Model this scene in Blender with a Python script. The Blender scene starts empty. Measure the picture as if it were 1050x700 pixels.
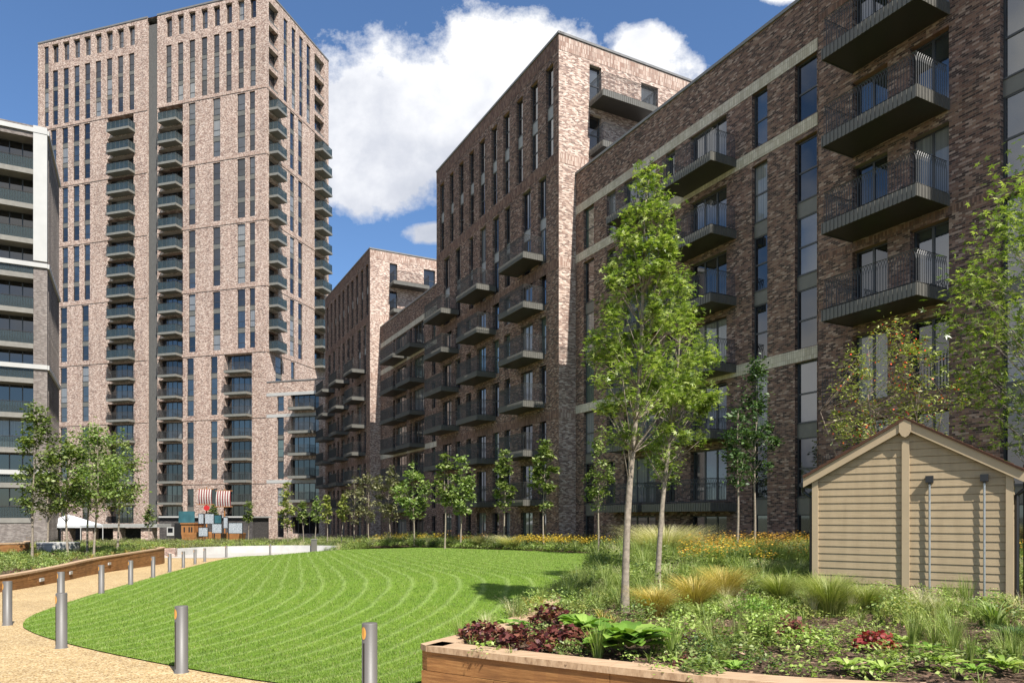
import bpy, math, random
import numpy as np
from mathutils import Vector, Matrix
from mathutils.geometry import delaunay_2d_cdt
random.seed(7); RNG = np.random.default_rng(11)
SC = bpy.context.scene
COL = SC.collection
F0, CX, HY, CZ = 735.0, 525.0, 530.0, 1.68      # focal length in photo pixels, principal column, horizon row, eye height
R = math.radians

# ------------------------------------------------------------------ object helpers
def tag(o, label=None, cat=None, group=None, kind=None):
    if label: o['label'] = label
    if cat: o['category'] = cat
    if group: o['group'] = group
    if kind: o['kind'] = kind
    return o
def empty(name, loc, rz=0.0):
    o = bpy.data.objects.new(name, None); COL.objects.link(o)
    o.location = loc; o.rotation_euler = (0, 0, rz); o.empty_display_size = .3
    return o
def link(name, me, parent=None, loc=(0, 0, 0), rz=0.0):
    o = bpy.data.objects.new(name, me); COL.objects.link(o)
    if parent is not None: o.parent = parent
    o.location = loc; o.rotation_euler = (0, 0, rz)
    return o
class MB:
    def __init__(s): s.v = []; s.f = []; s.m = []
    def quad(s, a, b, c, d, m=0):
        n = len(s.v); s.v += [a, b, c, d]; s.f.append((n, n+1, n+2, n+3)); s.m.append(m)
    def poly(s, pts, m=0):
        n = len(s.v); s.v += list(pts); s.f.append(tuple(range(n, n+len(pts)))); s.m.append(m)
    def box(s, x0, x1, y0, y1, z0, z1, m=0):
        n = len(s.v)
        s.v += [(x0,y0,z0),(x1,y0,z0),(x1,y1,z0),(x0,y1,z0),(x0,y0,z1),(x1,y0,z1),(x1,y1,z1),(x0,y1,z1)]
        for q in ((0,3,2,1),(4,5,6,7),(0,1,5,4),(1,2,6,5),(2,3,7,6),(3,0,4,7)):
            s.f.append(tuple(n+i for i in q)); s.m.append(m)
    def bar(s, p, q, r, m=0, n=4, r2=None):
        p = Vector(p); q = Vector(q); d = (q-p)
        if d.length < 1e-6: return
        d.normalize(); a = d.orthogonal().normalized(); b = d.cross(a)
        r2 = r if r2 is None else r2; k = len(s.v)
        for (c, rr) in ((p, r), (q, r2)):
            for i in range(n):
                t = 2*math.pi*(i+.5)/n; s.v.append(tuple(c+a*(math.cos(t)*rr)+b*(math.sin(t)*rr)))
        for i in range(n):
            j = (i+1) % n; s.f.append((k+i, k+j, k+n+j, k+n+i)); s.m.append(m)
        s.f.append(tuple(k+n+i for i in range(n))); s.m.append(m)
        s.f.append(tuple(k+n-1-i for i in range(n))); s.m.append(m)
    def tube(s, path, rad, n=7, m=0):
        k = len(s.v); P = [Vector(p) for p in path]; ref = Vector((1, 0, 0))
        for i, p in enumerate(P):
            d = (P[min(i+1, len(P)-1)]-P[max(i-1, 0)]).normalized()
            a = (ref-d*ref.dot(d))
            if a.length < .1: a = Vector((0, 1, 0))-d*d.y
            a.normalize(); b = d.cross(a)
            for j in range(n):
                t = 2*math.pi*j/n; s.v.append(tuple(p+(a*math.cos(t)+b*math.sin(t))*rad[i]))
        for i in range(len(P)-1):
            for j in range(n):
                l = (j+1) % n
                s.f.append((k+i*n+j, k+i*n+l, k+(i+1)*n+l, k+(i+1)*n+j)); s.m.append(m)
        s.f.append(tuple(k+(len(P)-1)*n+j for j in range(n))); s.m.append(m)
    def lathe(s, prof, n=20, m=0, c=(0, 0)):
        k = len(s.v)
        for (r, z) in prof:
            for j in range(n):
                t = 2*math.pi*j/n; s.v.append((c[0]+r*math.cos(t), c[1]+r*math.sin(t), z))
        for i in range(len(prof)-1):
            for j in range(n):
                l = (j+1) % n
                s.f.append((k+i*n+j, k+i*n+l, k+(i+1)*n+l, k+(i+1)*n+j)); s.m.append(m)
        s.f.append(tuple(k+(len(prof)-1)*n+j for j in range(n))); s.m.append(m)
    def add(s, o, loc, rz):
        c, si = math.cos(rz), math.sin(rz); n = len(s.v)
        s.v += [(loc[0]+c*x-si*y, loc[1]+si*x+c*y, loc[2]+z) for (x, y, z) in o.v]
        s.f += [tuple(n+i for i in f) for f in o.f]; s.m += o.m
    def mesh(s, name, mats, smooth=False):
        me = bpy.data.meshes.new(name); me.from_pydata(s.v, [], s.f)
        for m in (mats if isinstance(mats, (list, tuple)) else [mats]): me.materials.append(m)
        me.polygons.foreach_set('material_index', s.m)
        if smooth: me.polygons.foreach_set('use_smooth', [True]*len(s.f))
        me.update(); return me
    def build(s, name, mats, parent=None, loc=(0, 0, 0), rz=0.0, smooth=False):
        return link(name, s.mesh(name, mats, smooth), parent, loc, rz)
def np_mesh(name, V, F, mats, MI=None, smooth=False):
    V = np.asarray(V, np.float32); F = np.asarray(F, np.int32); k = F.shape[1]
    me = bpy.data.meshes.new(name)
    me.vertices.add(len(V)); me.vertices.foreach_set('co', V.ravel())
    me.loops.add(F.size); me.loops.foreach_set('vertex_index', F.ravel())
    me.polygons.add(len(F)); me.polygons.foreach_set('loop_start', np.arange(len(F), dtype=np.int32)*k)
    me.polygons.foreach_set('loop_total', np.full(len(F), k, np.int32))
    for m in mats: me.materials.append(m)
    if MI is not None: me.polygons.foreach_set('material_index', np.asarray(MI, np.int32))
    if smooth: me.polygons.foreach_set('use_smooth', np.ones(len(F), bool))
    me.update(calc_edges=True); return me

# ------------------------------------------------------------------ materials
class NT:
    def __init__(s, name):
        s.mat = bpy.data.materials.new(name); s.mat.use_nodes = True
        s.nt = s.mat.node_tree; s.nt.nodes.clear()
        s.out = s.nt.nodes.new('ShaderNodeOutputMaterial')
    def n(s, t, **kw):
        x = s.nt.nodes.new(t)
        for k, v in kw.items(): setattr(x, k, v)
        return x
    def l(s, a, b): s.nt.links.new(a, b)
    def val(s, x):
        return x
    def math(s, op, a, b=None, c=None):
        x = s.n('ShaderNodeMath', operation=op)
        for i, y in enumerate((a, b, c)):
            if y is None: continue
            if isinstance(y, (int, float)): x.inputs[i].default_value = y
            else: s.l(y, x.inputs[i])
        return x.outputs[0]
    def noise(s, vec, scale, detail=4, rough=.55, dims='3D'):
        x = s.n('ShaderNodeTexNoise'); x.noise_dimensions = dims
        x.inputs['Scale'].default_value = scale; x.inputs['Detail'].default_value = detail
        x.inputs['Roughness'].default_value = rough
        if vec is not None: s.l(vec, x.inputs['Vector'])
        return x.outputs['Fac']
    def ramp(s, fac, stops, interp='LINEAR'):
        x = s.n('ShaderNodeValToRGB'); cr = x.color_ramp; cr.interpolation = interp
        while len(cr.elements) < len(stops): cr.elements.new(.5)
        for e, (p, c) in zip(cr.elements, stops):
            e.position = p; e.color = (c[0], c[1], c[2], 1)
        s.l(fac, x.inputs[0]); return x.outputs[0]
    def mix(s, fac, a, b, mode='MIX'):
        x = s.n('ShaderNodeMix', data_type='RGBA', blend_type=mode)
        for i, y in ((0, fac), (6, a), (7, b)):
            if isinstance(y, (int, float)): x.inputs[i].default_value = y
            elif isinstance(y, tuple): x.inputs[i].default_value = (y[0], y[1], y[2], 1)
            else: s.l(y, x.inputs[i])
        return x.outputs[2]
    def pbsdf(s, col, rough=.7, spec=.4, metal=0.0, bump=None, bstr=.3, bdist=.02):
        p = s.n('ShaderNodeBsdfPrincipled')
        if isinstance(col, tuple): p.inputs['Base Color'].default_value = (col[0], col[1], col[2], 1)
        else: s.l(col, p.inputs['Base Color'])
        if isinstance(rough, (int, float)): p.inputs['Roughness'].default_value = rough
        else: s.l(rough, p.inputs['Roughness'])
        p.inputs['Specular IOR Level'].default_value = spec; p.inputs['Metallic'].default_value = metal
        if bump is not None:
            b = s.n('ShaderNodeBump'); b.inputs['Strength'].default_value = bstr; b.inputs['Distance'].default_value = bdist
            s.l(bump, b.inputs['Height']); s.l(b.outputs[0], p.inputs['Normal'])
        return p
    def done(s, sh):
        s.l(sh.outputs[0] if hasattr(sh, 'outputs') else sh, s.out.inputs[0]); return s.mat
def geo_pos(t): return t.n('ShaderNodeNewGeometry').outputs['Position']

def brick_mat(name, tones, mortar, soldier=False, bw=.215, bh=.070):
    t = NT(name); g = t.n('ShaderNodeNewGeometry')
    sp = t.n('ShaderNodeSeparateXYZ'); t.l(g.outputs['Position'], sp.inputs[0])
    sn = t.n('ShaderNodeSeparateXYZ'); t.l(g.outputs['True Normal'], sn.inputs[0])
    u = t.math('SUBTRACT', t.math('MULTIPLY', sp.outputs[1], sn.outputs[0]), t.math('MULTIPLY', sp.outputs[0], sn.outputs[1]))
    v = sp.outputs[2]
    if soldier: u, v = v, u
    rv = t.math('DIVIDE', v, bh); row = t.math('FLOOR', rv)
    ru = t.math('ADD', t.math('DIVIDE', u, bw), t.math('MULTIPLY', t.math('FLOORED_MODULO', row, 2.0), .5 if not soldier else 0.0))
    colm = t.math('FLOOR', ru)
    cb = t.n('ShaderNodeCombineXYZ'); t.l(colm, cb.inputs[0]); t.l(row, cb.inputs[1])
    wn = t.n('ShaderNodeTexWhiteNoise', noise_dimensions='2D'); t.l(cb.outputs[0], wn.inputs['Vector'])
    patch = t.noise(g.outputs['Position'], .9, 3)
    fac = t.math('ADD', wn.outputs['Value'], t.math('MULTIPLY', t.math('SUBTRACT', patch, .5), .3))
    n = len(tones); col = t.ramp(fac, [(i/n, c) for i, c in enumerate(tones)], 'CONSTANT')
    fine = t.noise(g.outputs['Position'], 40, 3)
    col = t.mix(.35, col, t.ramp(fine, [(.3, (.35, .35, .35)), (.7, (1, 1, 1))]), 'MULTIPLY')
    fu = t.math('FRACT', ru); fv = t.math('FRACT', rv)
    m1 = t.math('LESS_THAN', fu, .045); m2 = t.math('LESS_THAN', fv, .14)
    mm = t.math('MAXIMUM', m1, m2)
    col = t.mix(mm, col, mortar)
    big = t.noise(g.outputs['Position'], .12, 3)
    col = t.mix(.22, col, t.ramp(big, [(.3, (.6, .58, .56)), (.7, (1.05, 1, .97))]), 'MULTIPLY')
    mp = t.n('ShaderNodeMapping'); mp.inputs['Scale'].default_value = (1.3, 1.3, .09); t.l(g.outputs['Position'], mp.inputs[0])
    col = t.mix(.45, col, t.ramp(t.noise(mp.outputs[0], 1.1, 6, .6), [(.36, (.66,.64,.62)), (.58, (1.03,1.02,1))]), 'MULTIPLY')
    h = t.math('SUBTRACT', 1.0, mm)
    return t.done(t.pbsdf(col, .9, .2, bump=h, bstr=.35, bdist=.01))
TONES = [(.07,.045,.04),(.14,.082,.066),(.20,.112,.086),(.26,.155,.118),(.30,.195,.15),(.165,.105,.088),(.40,.29,.235),(.095,.064,.056),(.235,.14,.105)]  # mixed brown brick, darkened to put the long facades' shade into the colour
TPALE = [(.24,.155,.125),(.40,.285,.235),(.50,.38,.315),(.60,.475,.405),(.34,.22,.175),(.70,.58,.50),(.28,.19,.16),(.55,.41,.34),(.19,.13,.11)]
M = {}
M['brick'] = brick_mat('mixed_brown_shaded_brick', TONES, (.20,.175,.155))
M['soldier'] = brick_mat('soldier_course_brick', TONES[1:6], (.10,.085,.075), True, .30)
M['brick_pale_lit'] = brick_mat('pale_pink_and_sunlit_brick', TPALE, (.42,.36,.32))  # the tower's own pale brick; on block end walls, sunlight put into the colour
M['brick_pale_lit_s'] = brick_mat('pale_and_sunlit_soldier_brick', TPALE[1:5], (.22,.18,.16), True, .30)  # courses of the pale brick; on block end walls, sunlight in the colour
M['dark_brick'] = brick_mat('charcoal_brick', [(.05,.048,.05),(.08,.075,.075),(.11,.10,.10),(.07,.06,.06)], (.10,.095,.09))
M['grey_brick'] = brick_mat('grey_brown_brick', [(.14,.12,.11),(.2,.17,.155),(.26,.23,.21),(.17,.145,.13)], (.22,.2,.19))

def plain(name, col, rough=.6, spec=.4, metal=0.0, var=.25, scale=3.0, bstr=.15, bscale=60):
    t = NT(name); p = geo_pos(t)
    n1 = t.noise(p, scale, 5); n2 = t.noise(p, bscale, 3)
    c = t.mix(var, col, t.ramp(n1, [(.3, tuple(x*.45 for x in col)), (.72, tuple(min(1, x*1.35) for x in col))]))
    r = t.math('ADD', rough-.08, t.math('MULTIPLY', n1, .16))
    return t.done(t.pbsdf(c, r, spec, metal, bump=n2, bstr=bstr, bdist=.004))
M['bronze'] = plain('dark_bronze_metal', (.035,.033,.03), .42, .5, .0, .2)
M['bronze_l'] = plain('bronze_fascia_metal', (.10,.095,.083), .45, .5, .0, .2)
M['rail'] = plain('railing_metal', (.035,.033,.03), .45, .5, 0)
M['frame'] = plain('window_frame_grey', (.045,.047,.05), .4, .5)
M['spandrel'] = plain('grey_metal_panel', (.125,.12,.105), .45, .5)
M['spandrel_l'] = plain('pale_metal_panel', (.28,.28,.27), .45, .5)
M['stone'] = brick_mat('beige_glazed_brick_band', [(.54,.485,.39),(.62,.56,.46),(.68,.62,.52),(.58,.52,.425)], (.28,.25,.20), True, .25, .11)
M['white'] = plain('white_render', (.37,.365,.35), .6, .3, 0, .12, 1.0)
M['concrete'] = plain('pale_concrete', (.42,.41,.39), .8, .2, 0, .25, 1.5)
M['concrete_g'] = plain('grey_concrete_soffit', (.19,.18,.16), .8, .2)
M['tslab'] = plain('tower_balcony_metal', (.17,.165,.145), .5, .4)
M['roofing'] = plain('roof_membrane', (.18,.18,.18), .9, .1)
M['metal_dk'] = plain('dark_metal_cladding', (.105,.10,.092), .5, .4)
M['coping'] = plain('metal_coping', (.16,.155,.15), .4, .5)
M['black'] = plain('black_plastic', (.015,.015,.016), .4, .5)
M['galv'] = plain('galvanised_steel', (.42,.43,.43), .38, .5, .7, .3, 12)
M['bark'] = plain('pale_grey_bark', (.25,.21,.165), .9, .1, 0, .7, 18, .6, 45)
M['bark_d'] = plain('brown_bark', (.20,.155,.12), .9, .1, 0, .6, 18, .6, 45)
M['bol'] = plain('bollard_metal', (.098,.09,.082), .5, .5, 0, .15)
def shed_mat():
    t = NT('tan_painted_boards'); tc = t.n('ShaderNodeTexCoord'); mp = t.n('ShaderNodeMapping'); mp.inputs['Scale'].default_value = (1.0, 1, 22); t.l(tc.outputs['Object'], mp.inputs[0])
    g = t.noise(mp.outputs[0], 3.0, 8, .65); mp2 = t.n('ShaderNodeMapping'); mp2.inputs['Scale'].default_value = (5, 1, .6); t.l(tc.outputs['Object'], mp2.inputs[0])
    st = t.noise(mp2.outputs[0], 1.6, 6, .6); isl = t.n('ShaderNodeNewGeometry').outputs['Random Per Island']
    c = t.ramp(g, [(.3, (.30,.228,.14)), (.6, (.37,.285,.178)), (.8, (.42,.325,.21))]); c = t.mix(t.math('MULTIPLY', isl, .3), c, (.36,.275,.17))
    c = t.mix(.4, c, t.ramp(st, [(.35, (.72,.70,.66)), (.6, (1.03,1.02,1))]), 'MULTIPLY')
    return t.done(t.pbsdf(c, .62, .3, bump=g, bstr=.35, bdist=.006))
M['shed'] = shed_mat()
M['shed_trim'] = plain('tan_trim', (.39,.30,.19), .55, .35, 0, .12, 3)
M['redwood'] = plain('red_brown_roof_edge', (.11,.055,.035), .8, .2)
M['playwood'] = plain('orange_play_wood', (.27,.12,.04), .65, .3, 0, .35, 2)
M['paper'] = plain('white_notice_sheet', (.5,.5,.5), .4, .4, 0, .12, 9)
M['teal'] = plain('teal_mural', (.03,.10,.12), .5, .4, 0, .6, 1.4)
M['red'] = plain('red_paint', (.4,.02,.02), .5, .4)
M['tent'] = plain('white_tent_canvas', (.5,.52,.54), .7, .2, 0, .08)
M['purple'] = plain('maroon_panel', (.2,.02,.04), .5, .4)

def wood_mat():
    t = NT('oiled_sleeper_wood'); p = geo_pos(t)
    mp = t.n('ShaderNodeMapping'); mp.inputs['Scale'].default_value = (1.2, 1.2, 16); t.l(p, mp.inputs[0])
    n = t.noise(mp.outputs[0], 2.2, 8, .65); n2 = t.noise(p, 1.3, 4); isl = t.n('ShaderNodeNewGeometry').outputs['Random Per Island']
    c = t.ramp(n, [(.25, (.08,.036,.014)), (.5, (.25,.12,.042)), (.75, (.40,.22,.085))])
    c = t.mix(t.math('MULTIPLY', isl, .45), c, (.20,.09,.035))
    c = t.mix(.45, c, t.ramp(n2, [(.35, (.45,.42,.4)), (.65, (1.1,1.05,1))]), 'MULTIPLY')
    return t.done(t.pbsdf(c, .62, .3, bump=n, bstr=.4, bdist=.01))
M['wood'] = wood_mat()
def woodtop_mat():
    t = NT('weathered_sleeper_top'); p = geo_pos(t)
    mp = t.n('ShaderNodeMapping'); mp.inputs['Rotation'].default_value = (0, 0, .52); mp.inputs['Scale'].default_value = (1.5, 22, 4); t.l(p, mp.inputs[0])
    n = t.noise(mp.outputs[0], 2.0, 8, .65)
    c = t.ramp(n, [(.25, (.18,.11,.065)), (.5, (.37,.255,.16)), (.8, (.50,.37,.25))])
    return t.done(t.pbsdf(c, .75, .2, bump=n, bstr=.5, bdist=.006))
M['woodtop'] = woodtop_mat()

def gravel_mat():
    t = NT('resin_bound_gravel'); p = geo_pos(t)
    v = t.n('ShaderNodeTexVoronoi'); v.inputs['Scale'].default_value = 55; t.l(p, v.inputs['Vector'])
    sx = t.n('ShaderNodeSeparateColor'); t.l(v.outputs['Color'], sx.inputs[0])
    c = t.ramp(sx.outputs[0], [(0, (.17,.11,.055)), (.25, (.31,.21,.10)), (.5, (.41,.295,.145)), (.75, (.48,.36,.19)), (1, (.56,.46,.30))])
    b = t.noise(p, .5, 5); b2 = t.noise(p, 4, 5)
    c = t.mix(.5, c, t.ramp(b, [(.3, (.70,.68,.66)), (.7, (1.08,1.05,1))]), 'MULTIPLY')
    c = t.mix(.35, c, t.ramp(b2, [(.3, (.6,.58,.55)), (.6, (1.0,1,1))]), 'MULTIPLY')
    return t.done(t.pbsdf(c, .85, .25, bump=v.outputs['Distance'], bstr=.7, bdist=.01))
M['gravel'] = gravel_mat()
def soil_mat():
    t = NT('bark_mulch_soil'); p = geo_pos(t)
    v = t.n('ShaderNodeTexVoronoi'); v.inputs['Scale'].default_value = 26; t.l(p, v.inputs['Vector'])
    n = t.noise(p, 14, 8, .7); sx = t.n('ShaderNodeSeparateColor'); t.l(v.outputs['Color'], sx.inputs[0])
    c = t.ramp(t.math('ADD', t.math('MULTIPLY', n, .6), t.math('MULTIPLY', sx.outputs[0], .4)),
               [(.25, (.035,.022,.015)), (.5, (.085,.055,.038)), (.7, (.16,.105,.075)), (.85, (.26,.18,.13))])
    return t.done(t.pbsdf(c, .95, .15, bump=n, bstr=1.0, bdist=.05))
M['soil'] = soil_mat()
def chip_mat():
    t = NT('bark_chips'); isl = t.n('ShaderNodeNewGeometry').outputs['Random Per Island']
    return t.done(t.pbsdf(t.ramp(isl, [(0, (.05,.03,.02)), (.5, (.15,.09,.06)), (1, (.34,.23,.16))]), .9, .15))
M['chip'] = chip_mat()
M['paving'] = plain('pale_paving', (.36,.34,.31), .85, .2, 0, .3, .8, .3, 30)
M['asphalt'] = plain('far_ground', (.10,.105,.07), .95, .1, 0, .6, .4)

def stripe_nodes(t, p):
    sp = t.n('ShaderNodeSeparateXYZ'); t.l(p, sp.inputs[0]); x, y = sp.outputs[0], sp.outputs[1]
    q = t.math('MAXIMUM', t.math('SUBTRACT', 17.0, y), 0.0)
    w = t.math('ADD', t.math('ADD', x, t.math('MULTIPLY', y, .30)), t.math('MULTIPLY', t.math('MULTIPLY', q, q), .055))
    w = t.math('ADD', w, t.math('MULTIPLY', t.math('SUBTRACT', t.noise(p, .35, 3), .5), .35))
    return t.math('SINE', t.math('MULTIPLY', w, 2*math.pi/.50))
def lawn_mat():
    t = NT('mown_lawn_turf'); p = geo_pos(t)
    st = stripe_nodes(t, p)
    n = t.noise(p, 28, 6, .7); n2 = t.noise(p, 1.1, 6, .6); n3 = t.noise(p, 6, 5, .65)
    c = t.ramp(n, [(.25, (.07,.125,.013)), (.5, (.14,.235,.029)), (.75, (.235,.32,.065))])
    c = t.mix(.55, c, t.ramp(n3, [(.3, (.55,.62,.5)), (.7, (1.15,1.1,.9))]), 'MULTIPLY')
    c = t.mix(.5, c, t.ramp(n2, [(.35, (.75,.85,.6)), (.65, (1.1,1.05,1))]), 'MULTIPLY')
    f = t.math('MULTIPLY', t.math('ADD', st, 1.0), .5)
    f = t.math('POWER', f, 8.0)
    c = t.mix(t.math('MULTIPLY', f, .42), c, (.29,.38,.13))
    h = t.math('ADD', n, t.math('MULTIPLY', f, .6))
    return t.done(t.pbsdf(c, .9, .12, bump=h, bstr=.9, bdist=.05))
M['lawn'] = lawn_mat()
def turf_blade_mat():
    t = NT('turf_blade'); g = t.n('ShaderNodeNewGeometry'); p = g.outputs['Position']
    f = t.math('POWER', t.math('MULTIPLY', t.math('ADD', stripe_nodes(t, p), 1.0), .5), 8.0)
    c = t.ramp(g.outputs['Random Per Island'], [(0, (.085,.145,.016)), (.5, (.155,.255,.032)), (.9, (.27,.36,.085)), (.93, (.34,.33,.14))])
    c = t.mix(t.math('MULTIPLY', f, .28), c, (.35,.41,.15)); c = t.mix(.6, c, t.ramp(t.noise(p, 3.5, 6, .7), [(.32, (.55,.6,.5)), (.62, (1.1,1.05,1))]), 'MULTIPLY')
    c = t.mix(.5, c, t.ramp(t.noise(p, 1.1, 6, .6), [(.35, (.72,.82,.6)), (.65, (1.1,1.05,1))]), 'MULTIPLY')
    pb = t.pbsdf(c, .55, .3); tr = t.n('ShaderNodeBsdfTranslucent'); t.l(c, tr.inputs[0]); mx = t.n('ShaderNodeMixShader'); mx.inputs[0].default_value = .35
    t.l(pb.outputs[0], mx.inputs[1]); t.l(tr.outputs[0], mx.inputs[2]); return t.done(mx)
M['turf'] = turf_blade_mat()

def leaf_mat(name, lo, mid, hi, trans=.35, rough=.5, hot=None):
    t = NT(name); isl = t.n('ShaderNodeNewGeometry').outputs['Random Per Island']
    st = [(0, lo), (.45, mid), (.93, hi)]
    if hot: st += [(.94, hot)]
    c = t.ramp(isl, st)
    p = t.pbsdf(c, rough, .35)
    tr = t.n('ShaderNodeBsdfTranslucent'); t.l(t.mix(1.0, c, (1.0, 1.15, .45), 'MULTIPLY'), tr.inputs[0])
    mx = t.n('ShaderNodeMixShader'); mx.inputs[0].default_value = trans
    t.l(p.outputs[0], mx.inputs[1]); t.l(tr.outputs[0], mx.inputs[2])
    return t.done(mx)
L = {}
L['maple'] = leaf_mat('bright_maple_leaf', (.06,.10,.014), (.17,.245,.038), (.40,.45,.15), .38, .34)
L['green'] = leaf_mat('mid_green_leaf', (.055,.09,.018), (.125,.175,.038), (.26,.30,.10), .3)
L['fresh'] = leaf_mat('fresh_green_leaf', (.08,.13,.03), (.17,.245,.06), (.32,.39,.14), .35)
L['dark'] = leaf_mat('deep_green_leaf', (.022,.05,.015), (.05,.095,.028), (.10,.16,.05), .25)
L['olive'] = leaf_mat('olive_leaf', (.07,.075,.03), (.13,.135,.06), (.21,.20,.10), .25)
L['yellowg'] = leaf_mat('yellow_green_leaf', (.12,.16,.03), (.23,.27,.06), (.38,.38,.12), .3)
L['lime'] = leaf_mat('lime_leaf', (.16,.25,.04), (.26,.36,.07), (.42,.50,.16), .35)
L['hosta'] = leaf_mat('glossy_hosta_leaf', (.08,.17,.025), (.15,.27,.04), (.26,.38,.08), .3, .35)
L['purple'] = leaf_mat('dark_red_leaf', (.03,.010,.010), (.11,.025,.026), (.24,.10,.065), .25, .4, (.16,.10,.05))
L['crimson'] = leaf_mat('crimson_leaf', (.11,.012,.014), (.24,.028,.030), (.36,.09,.07), .3)
L['gold'] = leaf_mat('golden_grass_blade', (.22,.17,.035), (.42,.31,.065), (.58,.46,.15), .3)
L['straw'] = leaf_mat('straw_grass_head', (.34,.31,.16), (.50,.45,.25), (.66,.60,.38), .35)
L['grass'] = leaf_mat('green_grass_blade', (.085,.135,.02), (.185,.25,.05), (.34,.39,.12), .3)
L['turf'] = leaf_mat('turf_blade', (.055,.125,.012), (.12,.25,.028), (.24,.37,.075), .35)
L['yellow'] = leaf_mat('yellow_flower', (.38,.25,.02), (.50,.34,.03), (.62,.46,.06), .2)
L['orange'] = leaf_mat('orange_flower', (.30,.14,.02), (.42,.22,.03), (.52,.32,.05), .2)
L['white'] = leaf_mat('white_flower', (.6,.58,.5), (.75,.74,.7), (.8,.8,.78), .2)
L['berry'] = leaf_mat('red_berry', (.5,.04,.01), (.65,.09,.02), (.7,.16,.04), 0)
L['pink'] = leaf_mat('dusty_pink_flower', (.40,.20,.22), (.5,.3,.3), (.6,.42,.4), .2)

def glass_mat(name, base, rough=.03, ior=1.9, folds=False):
    t = NT(name)
    if folds:
        g = t.n('ShaderNodeNewGeometry')
        sp = t.n('ShaderNodeSeparateXYZ'); t.l(g.outputs['Position'], sp.inputs[0])
        sn = t.n('ShaderNodeSeparateXYZ'); t.l(g.outputs['True Normal'], sn.inputs[0])
        u = t.math('SUBTRACT', t.math('MULTIPLY', sp.outputs[1], sn.outputs[0]), t.math('MULTIPLY', sp.outputs[0], sn.outputs[1]))
        cb = t.n('ShaderNodeCombineXYZ'); t.l(u, cb.inputs[0])
        n = t.noise(cb.outputs[0], 9, 4, .7)
        col = t.ramp(n, [(.3, tuple(x*.4 for x in base)), (.6, base), (.8, tuple(min(.8, x*1.5) for x in base))])
    else:
        n = t.noise(geo_pos(t), .8, 3)
        col = t.ramp(n, [(.35, tuple(x*.6 for x in base)), (.65, tuple(x*1.5 for x in base))])
    p = t.pbsdf(col, rough, .5); p.inputs['IOR'].default_value = ior
    p.inputs['Coat Weight'].default_value = .6; p.inputs['Coat Roughness'].default_value = .02
    return t.done(p)
G = [glass_mat('dark_window_glass', (.008,.009,.011), ior=1.75), glass_mat('curtained_window_glass', (.22,.225,.225), ior=1.6, folds=True),
     glass_mat('grey_window_glass', (.02,.025,.03), ior=2.1), glass_mat('green_curtain_glass', (.09,.12,.10), ior=1.8, folds=True)]
def balustrade_mat():
    t = NT('green_balustrade_glass'); tr = t.n('ShaderNodeBsdfTransparent'); tr.inputs[0].default_value = (.70,.79,.80,1)
    p = t.pbsdf((.055,.075,.082), .04, .5); mx = t.n('ShaderNodeMixShader'); mx.inputs[0].default_value = .45
    t.l(tr.outputs[0], mx.inputs[1]); t.l(p.outputs[0], mx.inputs[2]); return t.done(mx)
M['bglass'] = balustrade_mat()
def stripes_mat():
    t = NT('red_white_striped_canvas'); tc = t.n('ShaderNodeTexCoord')
    sp = t.n('ShaderNodeSeparateXYZ'); t.l(tc.outputs['Object'], sp.inputs[0])
    s = t.math('GREATER_THAN', t.math('FRACT', t.math('MULTIPLY', sp.outputs[0], 3.6)), .52)
    return t.done(t.pbsdf(t.mix(s, (.42,.39,.36), (.17,.03,.03)), .8, .2))
M['stripes'] = stripes_mat()
def notice_mat():
    t = NT('printed_notice'); tc = t.n('ShaderNodeTexCoord')
    mp = t.n('ShaderNodeMapping'); mp.inputs['Scale'].default_value = (3, 1, 14); t.l(tc.outputs['Object'], mp.inputs[0])
    n = t.noise(mp.outputs[0], 2.4, 2)
    return t.done(t.pbsdf(t.ramp(n, [(.40, (.12,.14,.16)), (.52, (.36,.38,.40))]), .35, .4))
M['notice'] = notice_mat()

# ------------------------------------------------------------------ terrain
def smooth(a, b, x):
    t = np.clip((np.asarray(x, float)-a)/(b-a), 0, 1); return t*t*(3-2*t)
def Gz(y):
    y = np.asarray(y, float); return np.where(y < 45, -.0225*y, -1.0125-.0085*(y-45))
def catmull(P, k=6, closed=False):
    P = [np.array(p, float) for p in P]; n = len(P); out = []
    for i in range(n if closed else n-1):
        if closed: a, b, c, d = P[i-1], P[i], P[(i+1) % n], P[(i+2) % n]
        else: a, b, c, d = P[max(i-1, 0)], P[i], P[i+1], P[min(i+2, n-1)]
        for j in range(k):
            t = j/k; out.append(.5*((2*b)+(c-a)*t+(2*a-5*b+4*c-d)*t*t+(3*b-a-3*c+d)*t**3))
    if not closed: out.append(P[-1])
    return out
edge_left = catmull([(-.90,7.35),(-2.0,7.72),(-2.9,8.15),(-4.0,8.85),(-5.5,9.9),(-6.9,11.0),(-8.1,12.1),(-9.0,13.2),(-10.0,15.2),(-11.6,20.1),(-13.3,26),(-16.3,36.9),(-18.6,46.5),(-18.2,50.5),(-13.0,51.6)])
edge_far = catmull([(-13.0,51.6),(-11.6,51.2),(-8.5,49.5),(-4.5,46.5),(-1.5,43),(1.8,37.8),(4.3,32.6),(4.75,30.5),(3.9,25),(2.3,19),(.75,13),(.10,10.1),(-.42,8.55),(-.90,7.35)])
lawn_poly = edge_left[:-1]+edge_far[:-1]
EL = np.array(edge_left)
def seg_dist(P, L_):
    P = np.atleast_2d(P); d = np.full(len(P), 1e9)
    for a, b in zip(L_[:-1], L_[1:]):
        ab = b-a; t = np.clip(((P-a)@ab)/max(ab@ab, 1e-9), 0, 1); d = np.minimum(d, np.linalg.norm(P-a-t[:, None]*ab, axis=1))
    return d
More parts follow.
